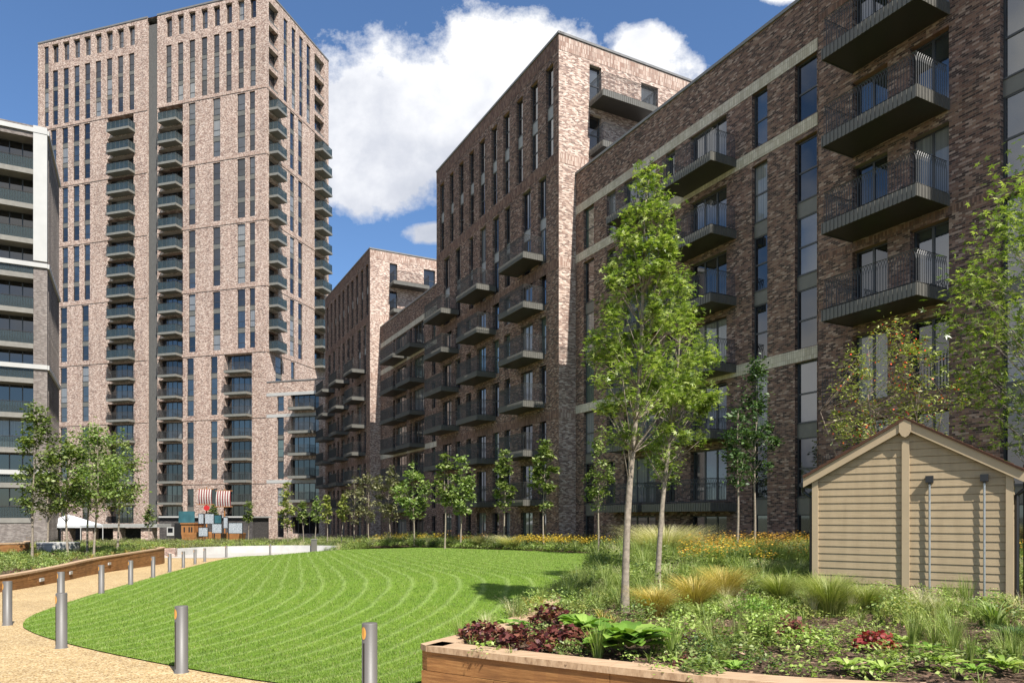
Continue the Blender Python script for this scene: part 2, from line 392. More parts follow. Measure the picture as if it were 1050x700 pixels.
def lawn_z(x, y):
    P = np.stack([np.atleast_1d(x), np.atleast_1d(y)], 1).astype(float)
    return Gz(P[:, 1])+.02+.7*smooth(0, 9, seg_dist(P, EL))
def bed_z(x, y):
    y = np.atleast_1d(y).astype(float); x = np.atleast_1d(x).astype(float); w = smooth(16, 30, y)
    return (1-w)*.30+w*(Gz(y)+.735-.65*(1-smooth(-15, -8, x)))+.04*np.sin(x*1.7+1)*np.sin(y*1.3)
def inpoly(P, poly):
    P = np.atleast_2d(P); x, y = P[:, 0], P[:, 1]; c = np.zeros(len(P), bool); n = len(poly)
    for i in range(n):
        a, b = poly[i], poly[i-1]
        if a[1] == b[1]: continue
        cond = ((a[1] > y) != (b[1] > y)) & (x < (b[0]-a[0])*(y-a[1])/(b[1]-a[1])+a[0]); c ^= cond
    return c
def sheet(name, poly, zf, mat, step=1.0, kind='structure', off=0.0):
    A = np.array(poly); pts = []
    xs = np.arange(A[:, 0].min(), A[:, 0].max(), step); ys = np.arange(A[:, 1].min(), A[:, 1].max(), step)
    gx, gy = np.meshgrid(xs, ys); Q = np.stack([gx.ravel(), gy.ravel()], 1)+1e-3
    Q = Q[inpoly(Q, poly)]; cl = np.vstack([A, A[:1]]); Q = Q[seg_dist(Q, cl) > step*.35]
    V = [Vector((float(p[0]), float(p[1]))) for p in poly]+[Vector((float(p[0]), float(p[1]))) for p in Q]
    n = len(poly); r = delaunay_2d_cdt(V, [], [list(range(n))], 1, 1e-5)
    vx = np.array([(p.x, p.y) for p in r[0]]); z = np.atleast_1d(zf(vx[:, 0], vx[:, 1]))+off
    me = bpy.data.meshes.new(name); me.from_pydata([(float(a), float(b), float(c)) for (a, b), c in zip(vx, z)], [], r[2])
    me.materials.append(mat); me.polygons.foreach_set('use_smooth', [True]*len(me.polygons)); me.update()
    o = link(name, me); tag(o, kind=kind); return o

# ground, path, paving, lawn, bed soil
gs = []
ys = [-60, -20, 0, 20, 45, 80, 120, 200, 400, 900, 3000]; xs = [-3000, -900, -300, -100, -50, -20, 0, 20, 50, 100, 300, 900, 3000]
mb = MB(); n = len(xs)
for y in ys:
    for x in xs: mb.v.append((x, y, float(Gz(min(y, 140))) - .03))
for i in range(len(ys)-1):
    for j in range(n-1): mb.f.append((i*n+j, i*n+j+1, (i+1)*n+j+1, (i+1)*n+j)); mb.m.append(0)
tag(mb.build('ground', M['asphalt']), kind='structure')
gz = lambda x, y: Gz(y)
path_poly = [(-45,-3),(14,-3),(14,7),(0,9),(-2,18),(-8,30),(-12,50),(-14,54),(-22,56),(-27,70),(-40,70),(-45,40)]
sheet('path', path_poly, gz, M['gravel'], 2.5, off=.004)
sheet('lawn', lawn_poly, lawn_z, M['lawn'], .7)
sheet('paving', catmull([(-24.5,49),(-19.5,47.6),(-17.8,51),(-13,52.3),(-11,53),(-12,58),(-20,60),(-26,57)], 5, True), gz, M['paving'], 1.5, off=.012)
planter_front = catmull([(-.95,7.40),(.4,6.58),(1.72,5.87),(2.6,5.55),(4.2,5.22),(6.2,5.10),(9,5.25),(12.5,5.8)], 7)
bed_poly = [(-.72,7.52)]+[tuple(p) for p in planter_front[1:]]+[(17,9),(21,14),(13.9,27),(6.6,40.5),(-3.6,60),(-14,80),(-24,92),(-26,80),(-21,62),(-13,55)]+[tuple(p) for p in edge_far[:-5]]
sheet('bed_soil', bed_poly, bed_z, M['soil'], .8)

# ------------------------------------------------------------------ facades
def unit(v): v = Vector(v); return v.normalized()
dA = unit((-.5265, 1.0)); dB = unit((1.9116, 1.0)); dB = unit((dA.y, -dA.x))
dT = unit((-3.419, 1.0)); dTr = unit((-dT.y, dT.x)); dTr = unit((.2925, 1.0))
def cam_area(x, y, z, w, h): return w*h/(x*x+y*y+1)
class Building:
    def __init__(s, name, label, cat, loc):
        s.root = tag(empty(name, loc), label, cat); s.loc = Vector(loc); s.mb = MB(); s.items = {}
        s.cache = {}
    def rel(s, p): return (p[0]-s.loc.x, p[1]-s.loc.y, p[2]-s.loc.z)
    def item(s, kind, loc, rz, size, tmpl): s.items.setdefault(kind, []).append((size, loc, rz, tmpl))
    def finish(s, mats):
        if s.mb.f: s.mb.build('wall', mats, s.root)
        for kind, lst in s.items.items():
            lst.sort(key=lambda a: -a[0]); cnt = 0; rest = lst[100:]
            for size, loc, rz, tm in lst[:100]:
                name = tm['name']
                if id(tm) not in s.cache: s.cache[id(tm)] = [p[1].mesh(p[0], p[2]) for p in tm['parts']]
                ms = s.cache[id(tm)]
                o = link(tm['parts'][0][0], ms[0], s.root, s.rel(loc), rz)
                for k in range(1, len(ms)): link(tm['parts'][k][0], ms[k], o)
            if rest:
                mb = MB(); mats_ = []
                for size, loc, rz, tm in rest:
                    for p in tm['parts']:
                        base = []
                        for m in p[2]:
                            if m not in mats_: mats_.append(m)
                            base.append(mats_.index(m))
                        c = MB(); c.v = p[1].v; c.f = p[1].f; c.m = [base[i] for i in p[1].m]
                        mb.add(c, s.rel(loc), rz)
                tag(mb.build(kind, mats_, s.root), kind='stuff')
class Fac:
    """a vertical wall plane: origin (x,y), direction d along it; outward normal = d turned left"""
    def __init__(s, b, o, d, W, z0, z1, m=0):
        s.b = b; s.o = Vector((o[0], o[1])); s.d = Vector((d[0], d[1])).normalized(); s.n = Vector((-s.d.y, s.d.x))
        s.W = W; s.z0 = z0; s.z1 = z1; s.op = []; s.m = m; s.rz = math.atan2(s.d.y, s.d.x)
    def s(s_, px, off=0.0):
        u = (px-CX)/F0; o = s_.o+s_.n*off
        return (u*o.y-o.x)/(s_.d.x-u*s_.d.y)
    def pt(s, t, off, z): p = s.o+s.d*t+s.n*off; return (p.x, p.y, z)
    def depth(s, t): return (s.o+s.d*t).y
    def cut(s, a, b, z0, z1, dep=.2):
        if a > b: a, b = b, a
        s.op.append((a, b, z0, z1, dep)); return a, b
    def build(s):
        ss = sorted({0.0, s.W} | {round(v, 3) for o in s.op for v in o[:2] if 0 < v < s.W})
        zs = sorted({s.z0, s.z1} | {round(v, 3) for o in s.op for v in o[2:4] if s.z0 < v < s.z1})
        mb = s.b.mb; idx = {}
        def vid(t, z):
            k = (t, z)
            if k not in idx: idx[k] = len(mb.v); mb.v.append(s.b.rel(s.pt(t, 0, z)))
            return idx[k]
        for j in range(len(zs)-1):
            zc = (zs[j]+zs[j+1])/2; row = [o for o in s.op if o[2] < zc < o[3]]
            run = None
            for i in range(len(ss)-1):
                sc = (ss[i]+ss[i+1])/2; hole = any(o[0] < sc < o[1] for o in row)
                if hole:
                    continue
                mb.f.append((vid(ss[i], zs[j]), vid(ss[i+1], zs[j]), vid(ss[i+1], zs[j+1]), vid(ss[i], zs[j+1]))[::-1]); mb.m.append(s.m)
        for (a, b, z0, z1, dp) in s.op:
            q = lambda t, o_, z: s.b.rel(s.pt(t, o_, z))
            mb.quad(q(a,0,z0), q(a,0,z1), q(a,-dp,z1), q(a,-dp,z0), s.m); mb.quad(q(b,0,z0), q(b,0,z1), q(b,-dp,z1), q(b,-dp,z0), s.m)
            mb.quad(q(a,0,z0), q(b,0,z0), q(b,-dp,z0), q(a,-dp,z0), s.m); mb.quad(q(a,0,z1), q(b,0,z1), q(b,-dp,z1), q(a,-dp,z1), s.m)
WC = {}
def win_tmpl(w, h, style, g, fr='frame'):
    key = (round(w, 1), round(h, 1), style, g, fr)
    if key in WC: return WC[key]
    f = MB(); t = .055; D = .07
    f.box(0, t, -D, 0, 0, h); f.box(w-t, w, -D, 0, 0, h); f.box(t, w-t, -D, 0, 0, t); f.box(t, w-t, -D, 0, h-t, h)
    p = MB(); p.box(t, w-t, -.045, -.03, t, h-t)
    if style == 'mid': f.box(t, w-t, -D, 0, h*.47, h*.47+.07)
    if style == 'low': f.box(t, w-t, -D, 0, h*.36, h*.36+.07)
    if style == 'door':
        k = max(2, int(round(w/.95)))
        for i in range(1, k): f.box(w*i/k-.045, w*i/k+.045, -D, 0, t, h-t)
    if style == 'side':
        f.box(w*.42, w*.42+.06, -D, 0, t, h-t); f.box(t, w*.42, -D, 0, h*.3, h*.3+.06)
    f.box(-.0, w, 0.003, .05, -.03, .02)
    WC[key] = dict(name='window', parts=[('window', f, [M[fr]]), ('pane', p, [G[g]])]); return WC[key]
PC = {}
def panel_tmpl(w, h, mat):
    key = (round(w, 2), round(h, 2), mat)
    if key not in PC:
        f = MB(); f.box(0, w, -.06, 0, 0, h); PC[key] = dict(name='spandrel_panel', parts=[('spandrel_panel', f, [M[mat]])])
    return PC[key]
def pick(w): return random.choices([0, 1, 2, 3], w)[0]
def add_win(fc, a, b, z0, z1, dep, style, gw=(5, 2, 3, 1)):
    if a > b: a, b = b, a
    c = fc.pt((a+b)/2, 0, z0); tm = win_tmpl(b-a, z1-z0, style, pick(gw))
    loc = fc.pt(a, -dep+.08, z0)
    fc.b.item('window', loc, fc.rz, cam_area(c[0], c[1], c[2], b-a, z1-z0), tm)
def add_panel(fc, a, b, z0, z1, dep, mat='spandrel'):
    if a > b: a, b = b, a
    c = fc.pt((a+b)/2, 0, z0)
    fc.b.item('spandrel_panel', fc.pt(a, -dep+.10, z0), fc.rz, cam_area(c[0], c[1], c[2], b-a, z1-z0), panel_tmpl(b-a, z1-z0, mat))
def strip(fc, a, b, rows, dep=.24, style='mid', mat='spandrel', gw=(5, 2, 3, 1)):
    """a tall slot in the brick holding one window per storey and panels between"""
    if a > b: a, b = b, a
    rows = sorted(rows); fc.cut(a, b, rows[0][0], rows[-1][1], dep)
    for i, (z0, z1) in enumerate(rows):
        add_win(fc, a, b, z0, z1, dep, style, gw)
        if i: add_panel(fc, a, b, rows[i-1][1], z0, dep, mat)
BC = {}
def balc_tmpl(Lx, D, kind, th=.38, lod=0, yo=0.0):
    key = (round(Lx, 2), round(D, 2), kind, th, lod)
    if key in BC: return BC[key]
    s = MB(); H = 1.1
    s.box(0, Lx, 0.004, D, 0.03, th-.05, 0)
    fm = 1
    s.box(-.012, Lx+.012, D+.003, D+.02, 0, th, fm); s.box(-.02, -.003, 0.004, D+.02, 0, th, fm); s.box(Lx+.003, Lx+.02, 0.004, D+.02, 0, th, fm)
    if kind == 'bars' and lod < 2:
        st = .16
        for i in range(int(Lx/st)+1): s.box(i*st, i*st+.03, D+.021, D+.045, 0, th, fm)
        for i in range(int(D/st)+1):
            s.box(-.045, -.021, i*st, i*st+.03, 0, th, fm); s.box(Lx+.021, Lx+.045, i*st, i*st+.03, 0, th, fm)
    r = MB(); g = MB(); e = .045
    corners = [(e, .03), (e, D-e), (Lx-e, D-e), (Lx-e, .03)]
    for p, q in zip(corners[:-1], corners[1:]):
        p = Vector(p); q = Vector(q); Ln = (q-p).length; dd = (q-p)/Ln
        if kind == 'glass':
            r.bar((p.x, p.y, th+H), (q.x, q.y, th+H), .03); nn = Vector((-dd.y, dd.x))*.008
            a, b = p+dd*.02, q-dd*.02; g.quad((a.x,a.y,th-.1),(b.x,b.y,th-.1),(b.x,b.y,th+H-.02),(a.x,a.y,th+H-.02))
            g.quad((a.x+nn.x,a.y+nn.y,th-.1),(b.x+nn.x,b.y+nn.y,th-.1),(b.x+nn.x,b.y+nn.y,th+H-.02),(a.x+nn.x,a.y+nn.y,th+H-.02))
            for k in range(int(Ln/1.0)+2):
                c = p+dd*min(Ln, k*Ln/(int(Ln/1.0)+1)); r.bar((c.x, c.y, th-.05), (c.x, c.y, th+H), .02)
        else:
            r.bar((p.x, p.y, th+.05), (q.x, q.y, th+.05), .022)
            st = .105 if lod == 0 else (.12 if lod == 1 else .16); k = max(1, int(round(Ln/st))); st = Ln/k
            br = .0135 if lod == 0 else (.014 if lod == 1 else .02)
            hb = .78 if lod == 0 else H
            if lod: r.bar((p.x, p.y, th+H), (q.x, q.y, th+H), .018)
            for i in range(k+1):
                c = p+dd*(i*st)
                r.bar((c.x, c.y, th), (c.x, c.y, th+hb), br)
                if lod == 0:
                    for sg in (-1, 1):
                        if 0 <= i+sg <= k:
                            m1 = c+dd*(sg*st*.30); m2 = c+dd*(sg*st)
                            r.bar((c.x, c.y, th+hb), (m1.x, m1.y, th+.95), br*.8); r.bar((m1.x, m1.y, th+.95), (m2.x, m2.y, th+H), br*.8)
            if lod == 0: r.bar((p.x, p.y, th+H), (q.x, q.y, th+H), .013)
    mats = [M['bronze'], M['bronze_l']] if kind == 'bars' else [M['tslab'], M['tslab']]
    if kind == 'tbars': mats = [M['tslab'], M['tslab']]
    parts = [('balcony', s, mats), ('railing', r, [M['rail']])]
    if kind == 'glass': parts.append(('glass_panel', g, [M['bglass']]))
    BC[key] = dict(name='balcony', parts=parts); return BC[key]
def add_balc(fc, a, b, z, D=1.5, kind='bars', th=.38, lod=0):
    if a > b: a, b = b, a
    c = fc.pt((a+b)/2, 0, z); fc.b.item('balcony', fc.pt(a, 0, z), fc.rz, cam_area(c[0], c[1], c[2], b-a, 1.5), balc_tmpl(b-a, D, kind, th, lod))
def band(fc, a, b, z0, z1, mat, off=.03, name='band'):
    if a > b: a, b = b, a
    mb = MB(); mb.box(0, b-a, -.03, off, 0, z1-z0)
    return mb.build(name, M[mat], fc.b.root, fc.b.rel(fc.pt(a, 0, z0)), fc.rz)
def shell(b, P, z0, z1, skip, m=0):
    """plain walls of a plan polygon except edges that are facades, plus the roof"""
    n = len(P)
    for i in range(n):
        if i in skip: continue
        a, c = P[i], P[(i+1) % n]
        b.mb.quad(b.rel((a[0],a[1],z0)), b.rel((c[0],c[1],z0)), b.rel((c[0],c[1],z1)), b.rel((a[0],a[1],z1)), m)
    mb = MB(); mb.poly([b.rel((p[0], p[1], z1-.25)) for p in P]); mb.build('roof', M['roofing'], b.root)
def coping(fc, a, b, z, mat='coping', h=.14, off=.07):
    mb = MB(); mb.box(-.0, b-a, -.35, off, 0, h); mb.build('coping', M[mat], fc.b.root, fc.b.rel(fc.pt(a, 0, z)), fc.rz)
def XY(v): return Vector((v[0], v[1]))

AA, AM = 27.4, 26.0
def on(a, px): u = (px-CX)/F0; Y = a/(.5265+u); return Vector((a-.5265*Y, Y))
DEPTH = 14.0
ST = 3.1
def ends_to(p, d, t): return p+Vector(d)*t

# ---- link blocks (lower, with pale bands)
ZL = [(-.9, 1.8), (2.5, 4.95), (5.55, 8.05), (8.6, 11.05), (11.65, 14.05), (14.7, 17.2), (17.95, 20.4)]
def bands_link(fc, a, b):
    for zc in (20.65, 17.65, 8.33): band(fc, a, b, zc-.25, zc+.25, 'stone', .02, 'pale_band')
def bay_doors(fc, a, b, z, style='door', gw=(3, 3, 3, 1), lintel=2.45, dep=.28):
    fc.cut(a, b, z, z+lintel, dep); add_win(fc, a, b, z, z+lintel, dep, style, gw)

near_end = on(AA, 838.5); far_end = on(AA, 590.3)
W1 = (far_end-near_end).length
b1 = Building('apartment_block', 'six storey dark brick block with pale bands behind the slender trees, left of the shed', 'apartment block', (near_end.x, near_end.y, -1.2))
f1 = Fac(b1, near_end, dA, W1, -1.5, 23.0); L1 = f1
def zone_rows(lo, hi): return [r for r in ZL if lo <= r[0] < hi]
for (pa, pb) in ((815, 838), (771, 786.8)):
    a, b = f1.s(pa), f1.s(pb); a = max(a, min(a, b)+0)
    a, b = min(a, b), max(a, b); a = max(a, .04)
    strip(f1, a, b, zone_rows(-2, 8.2), gw=(4,1,4,1)); strip(f1, a, b, zone_rows(8.2, 17.5), gw=(4,1,4,1)); strip(f1, a, b, zone_rows(17.5, 30), gw=(1,0,6,0))
a, b = f1.s(598.5), f1.s(609)
strip(f1, b, a, zone_rows(-2, 8.2)); strip(f1, b, a, zone_rows(8.2, 17.5)); strip(f1, b, a, zone_rows(17.5, 30))
for (d0, d1, s0, s1, bl, bc, br) in ((745, 708, 692, 683, 677, 729, 757), (672, 640, 631, 622, 622, 653, 673)):
    a, b = f1.s(d0), f1.s(d1); c, d = f1.s(s0), f1.s(s1)
    o0 = f1.s(bc, 1.5); o1 = f1.s(bl, 1.5)
    for k, (z0, z1) in enumerate(ZL):
        if k == 0:
            bay_doors(f1, a, b, z0, lintel=z1-z0-.05, gw=(6,1,2,0)); continue
        zb = z0-.35 if k > 1 else z0-.55
        bay_doors(f1, a, b, z0-.03, lintel=2.43, gw=(2, 4, 4, 1)); 
        if c < d: f1.cut(c, d, z0-.03, z0+2.4, .28); add_win(f1, c, d, z0-.03, z0+2.4, .28, 'mid')
        add_balc(f1, o0, o1+(0.0 if k > 1 else 1.4), zb, 1.5, 'bars', .38, 0)
bands_link(f1, 0, W1)
f1.build(); coping(f1, 0, W1, 22.9)
P = [near_end, far_end, far_end+dB*DEPTH, near_end+dB*DEPTH]; shell(b1, P, -1.5, 23.0, {0})
b1.finish([M['brick']])

# ---- near right block with big balconies
AR = 26.8
rb_far = on(AR, 839); rb_near = rb_far-dA*24
bR = Building('apartment_block', 'tall dark brick block at the right edge with four large black balconies above the shed', 'apartment block', (rb_near.x, rb_near.y, -1.0))
fR = Fac(bR, rb_near, dA, 24.0, -1.5, 31.3)
RF = [8.75+3.15*k for k in range(-3, 8)]      # balcony undersides
w_in = lambda px, off=0: fR.s(px, off)
for k, zb in enumerate(RF):
    zf = zb+.36
    for (p0, p1) in ((973, 933), (910, 874)):
        a, b = w_in(p0), w_in(p1); bay_doors(fR, a, b, zf, lintel=2.45, gw=(4, 2, 4, 0), dep=.32)
    if 3 <= k <= 7: add_balc(fR, w_in(940, 1.69), w_in(843, 1.69), zb, 1.69, 'bars', .40, 0)
    if k < 3 and k > 0:
        for (p0, p1) in ((973, 933), (872, 845)):
            r = MB(); ln = w_in(p1)-w_in(p0); r.bar((0,.08,.06),(ln,.08,.06),.015); r.bar((0,.08,1.1),(ln,.08,1.1),.015); n_ = int(ln/.11)
            for i in range(n_+1): r.bar((i*ln/n_,.08,0),(i*ln/n_,.08,1.25),.011)
            r.build('railing', M['rail'], bR.root, bR.rel(fR.pt(w_in(p0), 0, zf)), fR.rz)
    band(fR, w_in(1022)+.02, w_in(839)-.02, zb-.28, zb-.02, 'soldier', .006, 'soldier_course') if k in (4, 7, 1) else None
WR = [(zb+.20, zb+2.8) for zb in RF]
for (p0, p1) in ((1066, 1025.5), (1190, 1100)):
    a, b = w_in(p0), w_in(p1)
    strip(fR, a, b, [(x+.0, y) for x, y in WR[0:4]], .26, 'mid', gw=(3,2,5,1)); strip(fR, a, b, WR[4:7], .26, 'mid', gw=(2,0,6,0)); strip(fR, a, b, WR[7:10], .26, 'mid')
for s0 in (2.0, 6.0, 10.0):
    strip(fR, s0, s0+1.6, WR[0:5], .26, 'mid'); strip(fR, s0, s0+1.6, WR[5:9], .26, 'mid')
fR.build(); coping(fR, 0, 24.0, 31.2)
P = [rb_near, rb_far, rb_far+dB*DEPTH, rb_near+dB*DEPTH]; shell(bR, P, -1.5, 31.3, {0}); bR.finish([M['brick'], M['soldier']])

# ---- projecting ten storey blocks (middle and far, one design)
def tall_block(corner, length, label, lod, mirror=1.0, depth=14.0):
    b = Building('apartment_block', label, 'apartment block', (corner.x, corner.y, -1.6))
    fc = Fac(b, corner, dA, length, -2.2, 31.3)
    ref = Fac(b, Vector((2.87, 43.94)), dA, 20.1, -2, 31)   # measured on the middle block
    k = length/20.1
    def S(px, off=0): return ref.s(px, off)*k
    for (p0, p1) in ((559.6,567.3),(544,551.4),(529.5,536),(516,522.3),(503.8,509.5),(491.4,497),(481,485.8),(470.6,475.2),(461,465),(451,455.2)):
        strip(fc, S(p1), S(p0), [(24.2, 26.7), (27.5, 29.9)], .26, 'mid', 'spandrel_l', gw=(8,0,2,0))
    for (p0, p1) in ((552,560),(535.5,544),(517.5,523),(505,511.6),(492,498),(481,485),(467,472),(455,461)):
        strip(fc, S(p1), S(p0), [(17.75, 20.1), (20.8, 23.3)], .26, 'side' if lod == 0 else 'mid', 'spandrel_l', gw=(4,3,3,0))
    floors = [-.9, 2.4, 5.5, 8.6, 11.7, 14.8, 17.9]
    cols = ((511, 536.8, 560), (468, 489, 510), (434.6, 452.5, 470.5))
    # openings below the upper course: door + window behind each balcony column
    for z in floors[:-1]:
        for (p0, p1, st) in ((553,560,'mid'),(534,546,'door'),(517,523,'mid'),(505,511.6,'mid'),(489,498,'door'),(478,483,'mid'),(467,472,'mid'),(454,463,'door')):
            a, c = S(p1), S(p0); h = 2.42 if z > 0 else 2.6
            fc.cut(a, c, z+.30, z+.30+h, .26); add_win(fc, a, c, z+.30, z+.30+h, .26, st, (5, 3, 3, 1))
    for i, z in enumerate(floors):
        if i == 0: continue
        for j, (pl, pc, pr) in enumerate(cols):
            a, c = S(pc, 1.5), S(pl, 1.5)
            if i == 1 and j == 2: continue
            add_balc(fc, a, c, z, 1.5, 'bars', .38, lod)
    for z0, z1 in ((30.35, 31.25), (23.45, 24.1), (17.0, 17.6), (7.75, 8.3)):
        band(fc, 0.0, length, z0, z1, 'soldier', .012, 'soldier_course')
    fc.build(); coping(fc, -.07, length, 31.3)
    # sunlit end wall; the paler brick copy puts that sunlight into the colour
    far = corner+dB*depth
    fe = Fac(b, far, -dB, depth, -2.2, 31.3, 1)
    T = lambda t: depth-t
    for z in (24.65, 27.75):
        for (t0, t1) in ((2.25, 3.15), (6.3, 7.7)):
            fe.cut(T(t1), T(t0), z, z+2.35, .3); add_win(fe, T(t1), T(t0), z, z+2.35, .3, 'mid', (3,3,3,0))
        add_balc(fe, T(6.4), T(2.25), z-.38, 1.5, 'bars', .38, lod)
    for (t0, t1) in ((9.6, 10.4), (11.6, 12.4)):
        fe.cut(T(t1), T(t0), 24.65, 27.0, .3); add_win(fe, T(t1), T(t0), 24.65, 27.0, .3, 'mid')
        fe.cut(T(t1), T(t0), 27.75, 30.1, .3); add_win(fe, T(t1), T(t0), 27.75, 30.1, .3, 'mid')
    for z0, z1 in ((30.35, 31.25), (23.45, 24.1), (17.0, 17.6), (7.75, 8.3)):
        band(fe, 0.0, depth, z0, z1, 'brick_pale_lit_s', .012, 'soldier_course')
    fe.build(); coping(fe, 0, depth-.0, 31.303)
    fp = corner+dA*length
    shell(b, [corner, fp, fp+dB*depth, far], -2.2, 31.3, {0, 3}, 0)
    b.finish([M['brick'], M['brick_pale_lit']])
    return b
cm = Vector((2.87, 43.94))
tall_block(cm, 20.1, 'tall brown brick block with a sunlit end wall in the middle, three columns of balconies', 0)
cf = on(AM, 379.4)
tall_block(cf, 21.0, 'far brick block of the same height as the middle one, beside the pale tower', 1)

# ---- second link block between middle and far tall blocks
n2 = on(AA, 447.7+0); n2 = cm+dA*20.1+dB*1.2; n2 = Vector((n2.x, n2.y)); fend = cf+dB*1.25
W2 = (Vector(fend)-n2).length
b2 = Building('apartment_block', 'lower brick block with pale bands between the middle and far tall blocks', 'apartment block', (n2.x, n2.y, -1.6))
f2 = Fac(b2, n2, dA, W2, -2.0, 22.8)
for (pl, pc) in ((405.7, 420), (389.5, 402.6)):
    o0, o1 = f2.s(pc, 1.5), f2.s(pl, 1.5)
    for k, (z0, z1) in enumerate(ZL):
        a, b = o0+.2, o1-.9
        f2.cut(a, b, z0, z0+2.4, .26); add_win(f2, a, b, z0, z0+2.4, .26, 'door', (3,3,3,1))
        f2.cut(b+.4, b+1.1, z0, z0+2.4, .26); add_win(f2, b+.4, b+1.1, z0, z0+2.4, .26, 'mid')
        if k: add_balc(f2, o0, o1, z0-.35, 1.5, 'bars', .38, 1)
for s0 in (1.0, 3.3):
    for k, (z0, z1) in enumerate(ZL): f2.cut(s0, s0+.9, z0, z1, .26); add_win(f2, s0, s0+.9, z0, z1, .26, 'mid')
bands_link(f2, 0, W2); f2.build(); coping(f2, 0, W2, 22.7)
P = [n2, fend, fend+dB*DEPTH, n2+dB*DEPTH]; shell(b2, P, -2, 22.8, {0}); b2.finish([M['brick']])

# ---- pale tower
CT = Vector((-35.3, 103.0)); ZT = 77.4
bT = Building('residential_tower', 'very tall pale pink brick tower with stacked glass balconies and a dark vertical slot', 'tower', (CT.x, CT.y, -1.5))
fT = Fac(bT, CT, dT, 42.4, -1.8, ZT)
S = fT.s
CRS = [6.7+9.48*k for k in range(7)]
sq0, sq1 = S(161.2), S(151.2)
# dark recessed slot
fT.cut(sq0, sq1, -1.8, ZT, .35)
mb = MB(); mb.box(0, sq1-sq0, -.35, -.25, 0, ZT-1.0+1.8)
for i in range(6): mb.box(i*(sq1-sq0)/6+.1, i*(sq1-sq0)/6+.16, -.248, -.20, 0, ZT-1.0+1.8)
mb.build('dark_cladding', M['metal_dk'], bT.root, bT.rel(fT.pt(sq0, 0, -1.8)), fT.rz)
TG = (6, 1, 3, 0)
top_rows = [(63.95, 66.3), (67.0, 69.45), (70.1, 72.6)]
def tstrip(fc, a, b, rows, gw=TG): strip(fc, min(a, b)-.14, max(a, b)+.14, rows, .22, 'low', 'spandrel', gw)
for c in (173, 185, 197, 209.5, 222, 234.5, 247, 259.2, 56.6, 67.6, 78.6, 89.6, 100.7, 112.1, 123.4, 134.8):
    w = 1.0 if c < 170 else 1.7*.55
    a = S(c+2.1); b = S(c-2.1); tstrip(fT, a, b, top_rows)
    a = S(c+3.4); b = S(c-3.2); a, b = min(a, b), max(a, b)
    fT.cut(a, b, 73.8, 76.8, .45); add_win(fT, a, b, 73.8, 76.8, .45, 'low', (2,1,6,0))
a, b = S(49.2), S(46); tstrip(fT, a, b, top_rows+[(74.1, 76.7)])
def zrows(z): return [(z+.45, z+2.75), (z+3.5, z+5.9), (z+6.66, z+9.05)]
for i, z in enumerate(CRS[:-1]):
    low = z < 24
    cols_r = [(194, 199.5), (219, 225), (244, 250.5), (256.6, 260.6)] if not low else [(192.3, 197.8), (216.7, 222)]
    cols_l = [(64.4, 69), (75.6, 80.6), (86.8, 91.6), (52.5, 57)] if z > 34 else [(62.4, 68), (84.6, 90.2)]
    for (p0, p1) in cols_r+cols_l: tstrip(fT, S(p1), S(p0), zrows(z+.08))
    for kk in range(3):
        zf = z+3.16*kk
        glass = zf > 25.3
        for (pl, pr) in ((162.5, 187.5), (110, 137)) + (((230, 258.3),) if low else ()):
            a, b = S(pr), S(pl); a, b = min(a, b), max(a, b)
            fT.cut(a, b, zf+.32, zf+2.95, .9)
            add_win(fT, a, b-1.0, zf+.32, zf+2.95, .9, 'door', (3,3,5,0)); add_panel(fT, b-1.0, b, zf+.32, zf+2.95, .9, 'brickp')if False else None
            add_win(fT, b-1.0, b, zf+.32, zf+2.95, .9, 'mid', (8,0,2,0))
            add_balc(fT, S({162.5:180,110:131.5,230:252.5}[pl], 1.35), S({162.5:161.5,110:109,230:229.5}[pl], 1.35), zf-.02, 1.35, 'glass' if glass else 'tbars', .34, 2)
for (p0, p1) in ((192.3,197.8),(216.7,222),(62.4,68),(84.6,90.2)): tstrip(fT, S(p1), S(p0), [(-1.0, 2.4), (3.3, 5.9)])
for (pl, pr) in ((162.5, 187.5), (110, 137), (230, 258.3)):
    a, b = S(pr), S(pl)
    for zf in (.45, 3.55):
        fT.cut(a, b, zf+.3, zf+2.9, .9); add_win(fT, a, b, zf+.3, zf+2.9, .9, 'door', (5,1,3,0))
        if zf > 3: add_balc(fT, S({162.5:180,110:131.5,230:252.5}[pl], 1.35), S({162.5:161.5,110:109,230:229.5}[pl], 1.35), zf-.02, 1.35, 'tbars', .34, 2)
fT.build()
for z in CRS:
    band(fT, 0, sq0, z-.16, z+.16, 'brick_pale_lit_s', .06, 'brick_course'); band(fT, sq1, 42.4, z-.16, z+.16, 'brick_pale_lit_s', .06, 'brick_course')
# thin vertical metal joints between brick panels
coping(fT, 0, sq0, ZT, h=.25); coping(fT, sq1, 42.4, ZT, h=.25)
TW = 17.0
farT = CT+dTr*TW
fS = Fac(bT, farT, -dTr, TW, -1.8, ZT)
Q = fS.s
for (pa, pb, first) in ((273.2, 285.5, True), (322.5, 332.5, False)):
    a, b = Q(pa), Q(pb); a, b = min(a, b), min(max(a, b), TW-.15)
    if first: b = TW-.6
    zf = 25.66
    while zf < 75:
        up = zf > 63
        hgt = 2.75 if zf < 73 else 3.0
        fS.cut(a, b, zf+.34, min(zf+.34+hgt-.2, ZT-.5), .8)
        add_win(fS, a, b, zf+.34, min(zf+.34+hgt-.2, ZT-.5), .8, 'door', (1,1,7,0))
        if not up: add_balc(fS, a, b, zf, 1.5, 'glass', .34, 2)
        else:
            mb = MB(); mb.box(0, b-a, -.45, -.03, 0, .55); mb.build('balcony_front', M['spandrel'], bT.root, bT.rel(fS.pt(a, 0, zf+.05)), fS.rz)
        zf += 3.16
